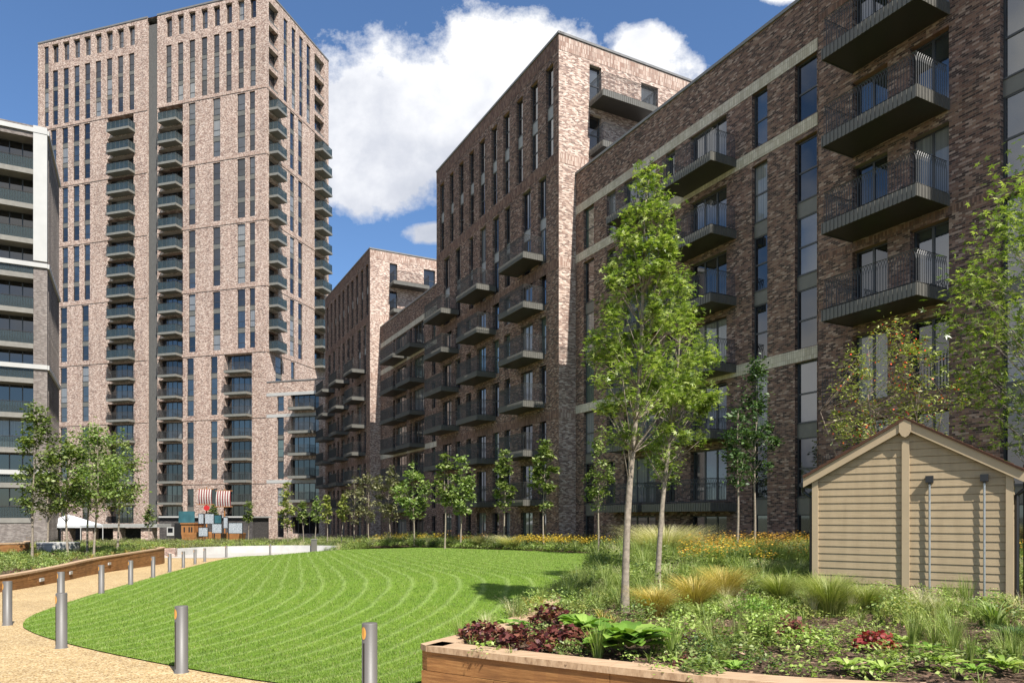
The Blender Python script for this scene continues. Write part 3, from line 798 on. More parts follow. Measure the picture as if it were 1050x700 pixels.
for c in (293, 301.3, 309, 316.5):
    tstrip(fS, Q(c-1.6), Q(c+1.4), top_rows+[(73.3, 76.3)])
for z in CRS[2:-1]:
    for (p0, p1) in ((298, 301.5), (306.3, 309.8)): tstrip(fS, Q(p0), Q(p1), zrows(z+.08))
for z in CRS[:2]:
    for (p0, p1) in ((283, 289), (299, 302)): tstrip(fS, Q(p0), Q(p1), zrows(z+.08))
fS.build()
for z in CRS: band(fS, 0, TW, z-.16, z+.16, 'brick_pale_lit_s', .06, 'brick_course')
coping(fS, 0, TW, ZT+.003, h=.25)
lf = CT+dT*42.4
shell(bT, [CT, lf, lf+dTr*TW, farT], -1.8, ZT, {0, 3})
mb = MB(); mb.box(18.6, 21.0, -6, -2, ZT, ZT+1.9); mb.box(23, 33, -9, -5, ZT-.2, ZT+1.0); mb.box(4, 12, -9, -5, ZT-.2, ZT+1.0)
mb.build('roof_plant', M['white'], bT.root, bT.rel(fT.pt(0, 0, 0)), fT.rz)
bT.finish([M['brick_pale_lit']])

# ---- low wing beside the tower
SW = 10.6; so = CT-dT*SW
bS = Building('apartment_wing', 'low pale brick wing with white bands between the tower and the far block', 'apartment wing', (so.x, so.y, -1.5))
fW = Fac(bS, so, dT, SW-.02, -1.8, 21.0)
SRW = [(3.3,5.9),(7.15,9.7),(10.3,12.85),(13.45,15.95),(16.8,18.9)]
a, b = fW.s(291), fW.s(284); strip(fW, min(a,b), max(a,b), SRW[:1]+[], .25); strip(fW, min(a,b), max(a,b), SRW[1:4], .25); strip(fW, min(a,b), max(a,b), SRW[4:], .25)
fW.cut(min(a,b), max(a,b), -1.2, 2.4, .25); add_win(fW, min(a,b), max(a,b), -1.2, 2.4, .25, 'mid')
a, b = fW.s(327), fW.s(298); a, b = min(a, b), max(a, b); a = max(a, .4)
for z in (-1.0, 3.75, 7.1, 10.3, 13.4, 16.7):
    fW.cut(a, b, z+.35, z+2.75, .6); add_win(fW, a, b, z+.35, z+2.75, .6, 'door', (5,3,3,0))
    if z > 0: add_balc(fW, fW.s(318, 1.5), fW.s(295, 1.5), z, 1.5, 'tbars', .36, 2)
for z in (19.2, 16.15, 6.75): band(fW, 0, SW-.05, z-.2, z+.25, 'white', .03, 'white_band')
fW.build(); coping(fW, 0, SW-.1, 21.0)
shell(bS, [so, so+dT*(SW-.02), so+dT*(SW-.02)+dTr*10, so+dTr*10], -1.8, 21.0, {0}); bS.finish([M['brick_pale_lit']])

# ---- white building at the left
CW = Vector((-42.4, 65.4)); ZW = 37.1
bW = Building('apartment_building', 'white framed building at the left edge with deep grey balconies', 'apartment building', (CW.x, CW.y, -1.2))
WL = 16.0
fw = Fac(bW, CW, -dB, WL, -1.4, ZW, 0)
pier = 1.06
BWZ = []
z = 33.1
while z > -1: BWZ.append(z); z -= 3.15
for z in BWZ:
    hh = 2.75 if z < 33 else 2.9
    for (a, b) in ((pier, 7.0), (8.0, 15.0)):
        fw.cut(a, b, z, z+hh, 1.6)
        add_win(fw, a+.0, b, z, z+hh, 1.6, 'door', (9,1,0,0))
        s_ = MB(); s_.box(0, b-a, -1.5, .06, -.42, 0.02); s_.build('balcony_slab', M['concrete_g'], bW.root, bW.rel(fw.pt(a, 0, z)), fw.rz)
        r = MB(); r.bar((0,.0,1.05),(b-a,.0,1.05),.02)
        n_ = int((b-a)/.12)
        for i in range(n_+1): r.bar((i*.12,0,.02),(i*.12,0,1.05+(.10 if i % 2 else 0)),.014)
        r.box(0, b-a, -.035, -.025, .05, 1.0, 1)
        r.build('railing', [M['rail'], M['bglass']], bW.root, bW.rel(fw.pt(a, 0, z)), fw.rz)
fw.build()
w_ = MB(); w_.box(0, pier, -.02, .12, 0, 11.2+1.0); w_.build('white_pier', M['white'], bW.root, bW.rel(fw.pt(0, 0, ZW-12.2)), fw.rz)
for z in (ZW-.75, 24.2, 14.9-.02+.1, 5.4): 
    w_ = MB(); w_.box(-.02, WL, -.02, .16, .12, .52); w_.build('white_band', M['white'], bW.root, bW.rel(fw.pt(0, 0, z)), fw.rz)
sd = 11.6; fo = CW+dA*sd
fw2 = Fac(bW, fo, -dA, sd, -1.4, ZW, 0)
for i in range(9):
    s0 = .5+i*1.22; fw2.cut(s0, s0+.6, -.5, ZW-1.6, .35)
    w_ = MB(); w_.box(0, .6, -.34, -.30, 0, ZW-1.1); w_.build('slot_panel', M['white'] if i > 4 else M['black'], bW.root, bW.rel(fw2.pt(s0, 0, -.5)), fw2.rz)
fw2.build()
for z in (ZW-.75, 24.2, 14.98, 5.4):
    w_ = MB(); w_.box(0, sd, -.02, .16, .12, .52); w_.build('white_band', M['white'], bW.root, bW.rel(fw2.pt(0, 0, z)), fw2.rz)
shell(bW, [CW, CW-dB*WL, CW-dB*WL+dA*sd, fo], -1.4, ZW, {0, 3}); bW.finish([M['grey_brick']])

# ------------------------------------------------------------------ foliage generators
def rot_mats(n, tilt=1.0):
    """random orientations: yaw anywhere, normals tilted from up"""
    yaw = RNG.uniform(0, 2*np.pi, n); th = np.abs(RNG.normal(0, .75, n))*tilt; ph = RNG.uniform(0, 2*np.pi, n)
    nz = np.stack([np.sin(th)*np.cos(ph), np.sin(th)*np.sin(ph), np.cos(th)], 1)
    a = np.stack([np.cos(yaw), np.sin(yaw), np.zeros(n)], 1); a -= nz*(a*nz).sum(1)[:, None]
    a /= np.linalg.norm(a, axis=1)[:, None]+1e-9; b = np.cross(nz, a)
    return np.stack([a, b, nz], 2)      # columns
def inst(V, F, pos, Rm, sc):
    n = len(pos); VV = np.einsum('nij,vj->nvi', Rm, V)*sc[:, None, None]+pos[:, None, :]
    FF = F[None]+(np.arange(n)*len(V))[:, None, None]
    return VV.reshape(-1, 3), FF.reshape(-1, F.shape[1])
def star_leaf():
    V = [(0, 0, 0)]; F = []
    for k, (a, l) in enumerate(((0, 1.0), (58, .9), (-58, .9), (122, .55), (-122, .55))):
        a = R(a); w = .40
        i = len(V)
        V += [(math.cos(a-w)*l*.42, math.sin(a-w)*l*.42, .03), (math.cos(a)*l, math.sin(a)*l, -.10), (math.cos(a+w)*l*.42, math.sin(a+w)*l*.42, .03)]
        F.append((0, i, i+1, i+2))
    return np.array(V), np.array(F)
def oval_leaf(w=.5):
    V = np.array([(0,0,0),(.45,-w/2,.06),(1,0,-.06),(.45,w/2,.06)]); return V, np.array([(0,1,2,3)])
LEAF = {'star': star_leaf(), 'oval': oval_leaf(.6), 'thin': oval_leaf(.3), 'round': oval_leaf(.85)}
def crown_r(t, shape):
    if shape == 'cone': return np.where(t < .22, .45+.55*t/.22, np.maximum(0, 1-(t-.22)/.78)**.75+.03)
    if shape == 'oval': return np.sqrt(np.maximum(0, 1-(2*t-1)**2))*.92+.08*(1-t)
    if shape == 'egg': return np.sin(np.pi*np.clip(t, 0, 1)**.72)**.8+.04
    return np.ones_like(t)
def make_tree(name, label, cat, base, H, z0, Rc, n_leaf, leaf, size, lm, bark='bark', tr=.06, shape='egg', ncl=70, seed=0, lean=(0, 0), group=None, cr=.17, flat=1.0, hollow=.35, berries=0, multi=1):
    rng = np.random.default_rng(seed+100); root = tag(empty(name, base), label, cat, group)
    mb = MB(); ax = lambda z: np.array([lean[0]*z+.03*math.sin(z*1.3+seed), lean[1]*z+.03*math.cos(z*1.1+seed), z])
    stems = []
    for s in range(multi):
        off = np.array([rng.normal(0, .35), rng.normal(0, .35)])*(multi > 1)
        zs = np.linspace(0, H*.93 if s == 0 else H*rng.uniform(.6, .85), 14)
        path = [ax(z)+np.array([off[0]*(z/H)**.8*2.2, off[1]*(z/H)**.8*2.2, 0]) for z in zs]
        path[0] = path[0]-np.array([0, 0, .1])
        rad = [tr*(1-.86*(z/H)**.9)*(1.25 if z < .05 else 1)/(1 if multi == 1 else 1.6) for z in zs]
        mb.tube([tuple(p) for p in path], rad, 9 if tr > .05 else 6); stems.append(np.array(path))
    # crown clusters
    t = rng.beta(1.15, 1.25, ncl); z = z0+(H-z0)*t; rr = crown_r(t, shape)*Rc; rad = rr*np.sqrt(rng.uniform(hollow**2, 1, ncl))
    ph = rng.uniform(0, 2*np.pi, ncl)
    C = np.stack([rad*np.cos(ph), rad*np.sin(ph)*flat, z], 1)
    C[:, 0] += lean[0]*z; C[:, 1] += lean[1]*z
    for i in range(ncl):
        st = stems[i % len(stems)]; zt = max(z0*.75, C[i, 2]-.55*rad[i]-.15*(H-z0)*rng.uniform(.2, 1)); k = np.argmin(np.abs(st[:, 2]-zt)); a = st[k]
        m = (a+C[i])/2+np.array([0, 0, -.06*rad[i]])
        r0 = max(.004, tr*.28*(1-(a[2]/H)*.7)); mb.tube([tuple(a), tuple(m), tuple(C[i])], [r0, r0*.6, r0*.22], 4)
    mb.build('trunk', M[bark], root, smooth=True)
    w = rng.uniform(.3, 1.5, ncl); w *= .4+rad/Rc; w /= w.sum(); ci = rng.choice(ncl, n_leaf, p=w)
    sg = (cr*(.6+.8*rng.uniform(0, 1, ncl)))[ci][:, None]
    P = C[ci]+rng.normal(0, 1, (n_leaf, 3))*sg*np.array([1, 1, .75])*Rc
    V, F = LEAF[leaf]; sc = size*rng.uniform(.6, 1.25, n_leaf)
    VV, FF = inst(V, F, P, rot_mats(n_leaf), sc)
    link('crown', np_mesh('crown', VV, FF, [lm]), root)
    if berries:
        bi = rng.choice(ncl, berries); Pb = C[bi]+rng.normal(0, .07, (berries, 3)); V = np.array([(0,0,-1),(1,0,0),(0,1,0),(-1,0,0),(0,-1,0),(0,0,1)], float)
        Fb = np.array([(0,1,5,2),(0,3,5,4)]); V2 = np.array([(0,-1,0),(1,0,.4),(0,1,0),(-1,0,.4)], float)
        VV, FF = inst(V2, np.array([(0,1,2,3)]), Pb, rot_mats(berries, 2), np.full(berries, .022))
        link('berries', np_mesh('berries', VV, FF, [L['berry']]), root)
    return root
def at(px, Y): return ((px-CX)/F0*Y, Y)
def topz(py, Y): return CZ+(HY-py)/F0*Y

# two maples in the near bed
def tree_px(name, label, cat, px, Y, ytop, ybot, hw, zf, n_leaf, leaf, size, lm, pxtop=None, **kw):
    x, y = at(px, Y); zb = float(np.atleast_1d(zf(x, y))[0]); H = topz(ytop, Y)-zb; z0 = topz(ybot, Y)-zb; Rc = hw/F0*Y
    lean = (((pxtop or px)-px)/F0*Y/H, 0)
    return make_tree(name, label, cat, (x, y, zb), H, z0, Rc, n_leaf, leaf, size, lm, lean=lean, **kw)
tree_px('maple_tree', 'tall bright green maple with a pale trunk in the near bed before the brick block', 'tree', 640, 10.6, 172, 455, 58, bed_z, 7600, 'star', .066, L['maple'], 666, shape='cone', ncl=120, cr=.115, tr=.062, seed=3, hollow=.3)
tree_px('maple_tree', 'second maple just behind and right of the tallest one, shorter crown', 'tree', 673, 14.4, 310, 482, 44, bed_z, 4300, 'star', .082, L['maple'], 700, shape='egg', ncl=75, cr=.13, tr=.062, seed=9, hollow=.3)
tree_px('maple_tree', 'maple at the right edge with leafy branches reaching in above the shed roof', 'tree', 1086, 15.2, 165, 470, 100, bed_z, 7000, 'star', .108, L['maple'], 1078, shape='oval', ncl=150, cr=.15, tr=.08, seed=21, hollow=.5)
tree_px('rowan_tree', 'thin twiggy rowan with orange red berries behind the shed roof', 'tree', 912, 15.6, 330, 466, 66, bed_z, 4600, 'thin', .10, L['yellowg'], 915, shape='egg', ncl=110, cr=.10, tr=.05, seed=5, bark='bark_d', berries=420, multi=6)
tree_px('slim_tree', 'dark leaved slim tree, left one of the close pair left of the shed', 'tree', 756, 26.5, 412, 497, 15, bed_z, 1500, 'oval', .15, L['dark'], 757, shape='oval', ncl=40, cr=.20, tr=.055, seed=31)
tree_px('slim_tree', 'dark leaved slim tree, right and taller one of the close pair left of the shed', 'tree', 773, 27.5, 366, 495, 20, bed_z, 2600, 'oval', .15, L['dark'], 776, shape='cone', ncl=60, cr=.18, tr=.055, seed=32)
tree_px('slim_tree', 'sparse slim tree directly left of the tall maple, before the brick block', 'tree', 613, 33, 440, 522, 13, bed_z, 1300, 'oval', .16, L['green'], 616, shape='egg', ncl=45, cr=.18, tr=.05, seed=33)
tree_px('slim_tree', 'small bushy tree between the two maple trunks and the balconies', 'tree', 681, 30, 440, 500, 16, bed_z, 900, 'oval', .16, L['green'], 681, shape='egg', ncl=45, cr=.18, tr=.045, seed=34)
row = [(557, 41, 450, 520, 12, 'green', 'egg', 1500, 'narrow dark green tree at the right corner of the middle block'),
 (517.5, 43.5, 462, 522, 10, 'green', 'egg', 1200, 'narrow tree second from the right along the middle block'),
 (473, 46, 470, 526, 14, 'fresh', 'cone', 1700, 'bright green pointed tree under the middle of the balconies'),
 (456.5, 45, 464, 522, 8.5, 'green', 'egg', 1100, 'thin dark tree just left of the bright pointed tree'),
 (424.5, 49, 476, 529, 16, 'fresh', 'egg', 2000, 'bright green round topped tree at the left foot of the middle block'),
 (400, 53, 478, 532, 15, 'olive', 'oval', 1100, 'airy brown olive tree left of the bright round topped tree'),
 (378, 57, 480, 534, 12, 'olive', 'oval', 700, 'sparse brownish tree in front of the far block corner'),
 (363.5, 60, 488, 536, 9, 'olive', 'oval', 500, 'small sparse tree under the far block balconies'),
 (350, 62, 506, 533, 5.5, 'yellowg', 'cone', 500, 'little yellowish pointed tree, right of two before the far block'),
 (336, 63, 508, 535, 5.5, 'yellowg', 'cone', 500, 'little yellowish pointed tree, left of two before the far block'),
 (322.5, 66, 508, 535, 5, 'fresh', 'cone', 500, 'small light green tree above the grey bin'),
 (311, 70, 512, 536, 5, 'green', 'cone', 450, 'small dark tree between the low wing and the grey bin'),
 (295, 72, 493, 542, 9, 'yellowg', 'cone', 1100, 'yellow green conical tree in front of the low wing')]
for i, (px, Y, yt, yb, hw, m, sh, n_, lb) in enumerate(row):
    tree_px('slim_tree', lb, 'tree', px, Y, yt, yb, hw, bed_z if px > 345 else (lambda x, y: Gz(y)+.3), n_, 'oval', .19+.0012*Y, L[m], px+random.uniform(-2, 3), shape=sh, ncl=45, cr=.17, tr=.055, seed=40+i, group='slim young trees along the brick blocks')

# ------------------------------------------------------------------ plants
def blades(n, h, spread, w=.012, arch=.5, rng=RNG, seg=3):
    """tuft of arching blades -> V,F"""
    V = []; F = []
    for i in range(n):
        a = rng.uniform(0, 2*math.pi); r0 = rng.uniform(0, .25)*spread; hh = h*rng.uniform(.65, 1.1); out = spread*rng.uniform(.25, 1.0); k = len(V)
        px, py = -math.sin(a)*w, math.cos(a)*w
        for j in range(seg+1):
            t = j/seg; rr = r0+out*t**1.6; z = hh*(t-arch*.55*t**2.4); ww = 1-t*.85
            x, y = math.cos(a)*rr, math.sin(a)*rr
            V += [(x-px*ww, y-py*ww, z), (x+px*ww, y+py*ww, z)]
        for j in range(seg): F.append((k+2*j, k+2*j+1, k+2*j+3, k+2*j+2))
    return np.array(V), np.array(F)
def rosette(n, ln, w, up=.5, rng=RNG):
    V = []; F = []
    for i in range(n):
        a = i*2.4+rng.uniform(-.3, .3); l = ln*rng.uniform(.6, 1.1)*(.55+.45*i/n); el = up*(1.2-i/n*.9)+rng.uniform(-.1, .1); k = len(V); st = .25*l
        ca, sa = math.cos(a), math.sin(a)
        prof = [(0, .03), (.3, .75), (.6, 1), (.85, .6), (1, .02)]
        for (t, ww) in prof:
            rr = st*math.cos(el)+l*t*math.cos(el*(1-t*.9)); z = st*math.sin(el)*2+l*t*math.sin(el)*(1-.55*t*t)+.02
            x, y = ca*rr, sa*rr; hw = w*ww*l/2
            V += [(x-sa*hw, y+ca*hw, z+.18*hw), (x, y, z-.12*hw), (x+sa*hw, y-ca*hw, z+.18*hw)]
        for j in range(len(prof)-1):
            for c in (0, 1): F.append((k+3*j+c, k+3*j+c+1, k+3*j+c+4, k+3*j+c+3))
    return np.array(V), np.array(F)
def dome(n, r, h, size, leaf='oval', rng=RNG):
    th = rng.uniform(0, 2*np.pi, n); q = rng.uniform(0, 1, n)**.5; z = h*np.sqrt(np.maximum(0, 1-q**2))*rng.uniform(.45, 1.05, n)+.02
    P = np.stack([r*q*np.cos(th), r*q*np.sin(th), z], 1); V, F = LEAF[leaf]
    return inst(V, F, P, rot_mats(n, 1.1), size*rng.uniform(.6, 1.2, n))
def heads(n, r, h, size, rng=RNG, petals=True):
    """flower heads as little upward discs on a dome"""
    th = rng.uniform(0, 2*np.pi, n); q = rng.uniform(0, 1, n)**.5; z = h*rng.uniform(.75, 1.1, n)
    P = np.stack([r*q*np.cos(th), r*q*np.sin(th), z], 1); V = np.array([(-1,-1,0),(1,-1,0),(1,1,0),(-1,1,0),(0,-1.3,.1),(1.3,0,.1),(0,1.3,.1),(-1.3,0,.1)])*.6
    F = np.array([(0,1,2,3),(4,5,6,7)]); return inst(V, F, P, rot_mats(n, .5), size*rng.uniform(.7, 1.2, n))
def yawm(n):
    a = RNG.uniform(0, 2*np.pi, n); c, s = np.cos(a), np.sin(a); z = np.zeros(n); o = np.ones(n)
    return np.stack([np.stack([c, -s, z], 1), np.stack([s, c, z], 1), np.stack([z, z, o], 1)], 1)
def join(lst):
    V = []; F = []; MI = []; k = 0
    for (v, f, m) in lst: V.append(v); F.append(f+k); MI.append(np.full(len(f), m)); k += len(v)
    return np.vstack(V), np.vstack(F), np.concatenate(MI)
class Cover:
    def __init__(s): s.l = []; s.mats = []
    def put(s, tm, mat, P, sc):
        if len(P) == 0: return
        if mat not in s.mats: s.mats.append(mat)
        v, f = inst(tm[0], tm[1], np.asarray(P, float), yawm(len(P)), np.asarray(sc, float)); s.l.append((v, f, s.mats.index(mat)))
    def build(s, name, label):
        V, F, MI = join(s.l); o = link(name, np_mesh(name, V, F, s.mats, MI)); tag(o, label, 'plants', kind='stuff'); return o
def scatter(n, xr, yr, poly=None, zf=bed_z, notin=None):
    P = np.stack([RNG.uniform(*xr, n), RNG.uniform(*yr, n)], 1)
    if poly is not None: P = P[inpoly(P, poly)]
    if notin is not None: P = P[~inpoly(P, notin)]
    return np.column_stack([P, zf(P[:, 0], P[:, 1])]) if len(P) else np.zeros((0, 3))
bp = [tuple(p) for p in bed_poly]
shed_poly = [(7.9,11.0),(5.3,12.9),(6.9,15.2),(9.5,13.3)]
# templates
T_g1 = blades(46, .55, .35, .008, .8); T_g2 = blades(46, .8, .45, .007, .6); T_strap = blades(20, .5, .3, .02, .7)
T_low = dome(90, .28, .26, .075); T_low2 = dome(70, .25, .32, .10, 'thin'); T_bush = dome(150, .35, .45, .075); T_ros = rosette(16, .26, .45, .7)
T_head = heads(22, .34, .80, .036); T_tall = dome(60, .25, .7, .10, 'thin'); T_head2 = heads(20, .28, .72, .04)
def clear_front(P, keep):
    """thin near-right foreground where mulch shows"""
    near = (P[:, 1] < 9.2) & (P[:, 0] > 1.0); return P[(~near) | (RNG.uniform(0, 1, len(P)) < keep)]
cov = Cover()
mid = lambda n: scatter(n, (-1, 14), (6.2, 34), bp, notin=shed_poly)
T_spike = blades(70, .75, .22, .006, .15); T_feath = blades(120, .78, .5, .0036, .55); T_bush2 = dome(220, .32, .55, .05, 'thin'); T_soft = dome(160, .30, .5, .045)
def drift(P, ph, th):
    q = np.sin(P[:, 0]*1.9+ph)+np.sin(P[:, 1]*1.1+ph*2.3)+np.sin((P[:, 0]+P[:, 1])*.9+ph*1.7); return P[q+RNG.normal(0, .45, len(P)) > th]
specs = [(T_low, 'green', 1500, .6, 1.2, .6), (T_low, 'lime', 800, .5, 1.1, .9), (T_low2, 'grass', 1300, .7, 1.4, .6), (T_g1, 'grass', 1500, .6, 1.2, .7), (T_strap, 'fresh', 900, .6, 1.2, .9),
         (T_g1, 'gold', 320, .5, 1.0, 1.3), (T_tall, 'green', 600, .5, 1.0, 1.0), (T_bush, 'fresh', 600, .6, 1.2, .9), (T_low, 'purple', 260, .6, 1.0, 1.3), (T_low, 'yellowg', 700, .5, 1.1, .8),
         (T_spike, 'grass', 600, .6, 1.1, 1.0), (T_feath, 'straw', 330, .6, 1.1, 1.2), (T_feath, 'grass', 700, .7, 1.2, .8), (T_bush2, 'green', 500, .6, 1.1, 1.0), (T_bush2, 'olive', 380, .5, 1.0, 1.1), (T_soft, 'lime', 420, .6, 1.0, 1.1), (T_soft, 'dark', 350, .5, 1.0, 1.2)]
for i, (tm, mt, n, s0, s1, th) in enumerate(specs):
    P = drift(mid(n*4), i*1.37, th); front = (P[:, 1] < 9.6) & (P[:, 0] > .4+.0*P[:, 1]); very = P[:, 1] < 8.2
    keep = np.where(front & (P[:, 0] > 2.0), .22, np.where(front | very, .42, 1.0)); P = P[RNG.uniform(0, 1, len(P)) < keep]
    P = P[seg_dist(P[:, :2], np.array(planter_front)) > .42]
    for (tx, ty) in ((at(640, 10.6)), (at(673, 14.4))):      # leave the foot of each maple clear
        P = P[np.hypot(P[:, 0]-tx, (P[:, 1]-(ty-.5))*.6) > .42]
    for (qx, qy) in ((497,660),(540,668),(578,664),(566,640),(898,672),(641,672),(600,650),(625,680),(660,684),(525,644)):
        cx0, cy0 = at(qx, (CZ-.30)*F0/(qy-HY)); P = P[np.hypot(P[:, 0]-cx0, P[:, 1]-cy0) > .36]
    s_ = RNG.uniform(s0, s1, len(P)); s_ *= np.where(P[:, 1] < 9.6, .62, np.where(P[:, 1] < 12.6, .66, np.where(P[:, 1] < 17, .85, 1.15)))
    cov.put(tm, L[mt], P, s_)
P = scatter(900, (2, 13), (15.5, 30), bp, notin=shed_poly); P = P[(P[:, 0] > .24*P[:, 1]-.0)]
cov.put(T_head, L['orange'], P[::2], RNG.uniform(.7, 1.2, len(P[::2]))); cov.put(T_head, L['yellow'], P[1::3], RNG.uniform(.6, 1.1, len(P[1::3])))
cov.put(T_low, L['lime'], scatter(260, (3, 7), (14, 26), bp), RNG.uniform(.6, 1.0, 9999)[:0]) if False else None
cov.build('mixed_perennials', 'dense mixed low perennials and grasses filling the near raised bed')
cov = Cover()
def strip_scatter(n):
    P = scatter(n, (-24, 8), (30, 84), bp); d = seg_dist(P[:, :2], np.array([(15-.5265*20, 20), (27-.5265*80-4, 80)])); return P
efar = np.array(edge_far)[:48]
def near_edge(n, w0, w1):
    P = scatter(n, (-20, 8), (30, 66), bp); d = seg_dist(P[:, :2], efar); return P[(d > w0) & (d < w1)]
for tm, mt, n, s0, s1 in ((T_low, 'green', 1500, .9, 1.6), (T_low, 'lime', 1100, .8, 1.3), (T_low2, 'grass', 1500, .9, 1.6), (T_g1, 'grass', 1100, .8, 1.4), (T_bush, 'fresh', 500, .8, 1.4), (T_low, 'olive', 500, .8, 1.4), (T_tall, 'yellowg', 300, .7, 1.0)):
    cov.put(tm, L[mt], (P := near_edge(n, 0.1, 6)), RNG.uniform(s0, s1, len(P)))
for tm, mt, n in ((T_tall, 'green', 1200), (T_bush, 'dark', 900), (T_g2, 'straw', 260), (T_g2, 'grass', 500), (T_bush, 'olive', 500)):
    P = strip_scatter(n); cov.put(tm, L[mt], P, RNG.uniform(.8, 1.5, len(P)))
# drifts of yellow flowers
for (cx_, cy_) in ((410, 51.5), (428, 50.5), (540, 41), (556, 40), (575, 38), (590, 36.5), (566, 39), (385, 54), (640, 35), (700, 31), (480, 47)):
    x, y = at(cx_, cy_); P = np.column_stack([RNG.normal(x, 1.0, 34), RNG.normal(y+.6, .6, 34)]); P = np.column_stack([P, bed_z(P[:, 0], P[:, 1])]); P = P[inpoly(P[:, :2], bp)]
    cov.put(T_head2, L['yellow' if RNG.uniform() < .7 else 'orange'], P, RNG.uniform(.8, 1.2, len(P)))
cov.build('border_perennials', 'long border of low perennials and yellow flowers between the lawn and the brick blocks')

def plant(name, label, px, Y, parts, zf=bed_z, sc=1.0, group=None, X=None):
    x, y = at(px, Y); z = float(np.atleast_1d(zf(x, y))[0])
    if len(parts) == 1:
        pn, (V, F), m = parts[0]; o = link(name, np_mesh(name, V*sc, F, [m]), None, (x, y, z), random.uniform(0, 6))
        return tag(o, label, 'plant', group)
    r = tag(empty(name, (x, y, z), random.uniform(0, 6)), label, 'plant', group)
    for pn, (V, F), m in parts: link(pn, np_mesh(pn, V*sc, F, [m]), r)
    return r
def py(y_, z=.30): return (CZ-z)*F0/(y_-HY)          # distance of a point on the near bed seen at photo row y
# foreground plants, read from the photo
for (px, y_, lb) in ((497, 652, 'dark red heuchera at the very corner of the raised bed'), (540, 660, 'wide dark red heuchera left of the hosta along the sleeper edge'), (578, 656, 'dark red heuchera touching the hosta, third along the sleeper edge'),
                     (566, 632, 'red heuchera behind the hosta, below the maple trunk'), (806, 650, 'small dark red heuchera in the mulch, left of the crimson one')):
    plant('heuchera', lb, px, py(y_+8), [('foliage', dome(330, .29, .24, .075, 'round'), L['purple'])])
plant('heuchera', 'bright crimson heuchera alone in the mulch below the shed', 898, py(668), [('foliage', dome(210, .20, .2, .07, 'round'), L['crimson'])])
plant('hosta', 'large glossy hosta with broad green leaves at the sleeper edge', 641, py(672), [('foliage', rosette(60, .46, .55, 1.0), L['hosta'])])
plant('hosta', 'paler broad leaved hosta behind the dark red heucheras', 600, py(650), [('foliage', rosette(46, .38, .6, .95), L['hosta'])])
plant('hosta', 'low broad leaved plant between the corner heuchera and the lawn edge', 525, py(644), [('foliage', rosette(34, .28, .55, .6), L['hosta'])])
for (px, y_, s, lb) in ((850, 632, 1.0, 'rounded golden green grass tussock in front of the left half of the shed'), (712, 626, .95, 'large golden grass tussock right of the maple trunks'),
                     (672, 634, .75, 'golden grass tussock right beside the tall maple trunk'), (742, 618, 1.0, 'golden grass tussock left of the shed, behind the others'), (800, 622, .8, 'yellowish grass tussock right of the golden ones, before the corner of the shed'), (888, 628, .7, 'small green gold tussock under the middle of the shed')):
    plant('grass_clump', lb, px, py(y_), [('foliage', blades(1300, .80*s, .62*s, .0036, .6), L['gold' if px < 790 else 'yellowg'])])
plant('grass_clump', 'pale feathery straw coloured grass behind the maple trunks', 682, 21.5, [('foliage', blades(500, 1.0, 1.2, .008, .6), L['grass']), ('seed_heads', blades(3200, 1.5, 1.75, .0055, .5), L['straw'])])
plant('grass_clump', 'pale feathery grass mound at the far lawn edge below the balconies', 525, 42.5, [('foliage', blades(300, .9, 1.0, .012, .6), L['lime']), ('seed_heads', blades(900, 1.25, 1.6, .012, .6), L['straw'])])
plant('grass_clump', 'pale feathery grass at the far lawn edge beside the bright pointed tree', 497, 45.5, [('foliage', blades(300, .9, .9, .012, .6), L['lime']), ('seed_heads', blades(700, 1.2, 1.3, .012, .6), L['straw'])])
for (px, y_, s, lb) in ((925, 655, .62, 'bright green leafy plant below the middle of the shed'), (955, 668, .6, 'pale green rosette in the mulch, right of centre'), (965, 685, .7, 'light green rosette at the bottom edge right of the crimson plant'),
                  (905, 690, .7, 'lime green rosette at the bottom edge under the crimson plant'), (1005, 672, .6, 'small lime rosette near the right edge in the mulch'), (1030, 690, .75, 'lime green rosette in the bottom right corner'),
                  (1000, 694, .6, 'pale green rosette next to the bottom right corner'), (755, 682, .6, 'low pale plant in the mulch behind the sleeper edge, under the golden grass'), (870, 684, .7, 'leafy lime plant left of the bottom lime rosettes')):
    plant('leafy_perennial', lb, px, py(y_+6), [('foliage', rosette(30, .28*s, .38, 1.1), L['lime' if s > .61 else 'hosta'])])
for (px, y_, s, m, lb) in ((925, 636, 1.0, 'yellowg', 'yellow tipped shrub against the foot of the shed'), (1020, 640, .9, 'fresh', 'strappy green clump at the right corner of the shed'), (785, 655, .9, 'lime', 'bushy yellow green shrublet left of the small red heuchera'),
                  (745, 670, .85, 'green', 'bushy green plant just above the sleeper edge left of centre'), (830, 665, .8, 'lime', 'bushy pale shrublet between the two red plants'), (700, 655, .9, 'lime', 'leafy pale shrublet right of the hosta'),
                  (770, 630, .9, 'hosta', 'fresh green bushy plant left of the golden green tussock'), (1040, 655, .8, 'dark', 'dark spiky plant at the right edge beside the shed'), (720, 690, .6, 'fresh', 'small plant overlapping the sleeper edge near the bottom'),
                  (655, 606, .9, 'dark', 'dark green clump shading the lawn edge left of the trunks'), (585, 612, .85, 'dark', 'dark grassy clump spilling over the lawn edge')):
    T = dome(420, .34*s, .36*s, .05) if m != 'dark' else blades(260, .38*s, .45*s, .008, .8)
    if 'strappy' in lb: T = blades(60, .5, .35, .018, .7)
    plant('shrublet', lb, px, py(y_+6), [('foliage', T, L[m])])
for (px, y_, lb) in ((613, 672, 'slender thin leaved plant left of the large hosta'), (690, 672, 'tall slender pale plant right of the large hosta')):
    plant('slender_perennial', lb, px, py(y_+4), [('foliage', blades(90, .42, .18, .006, .3), L['lime'])])
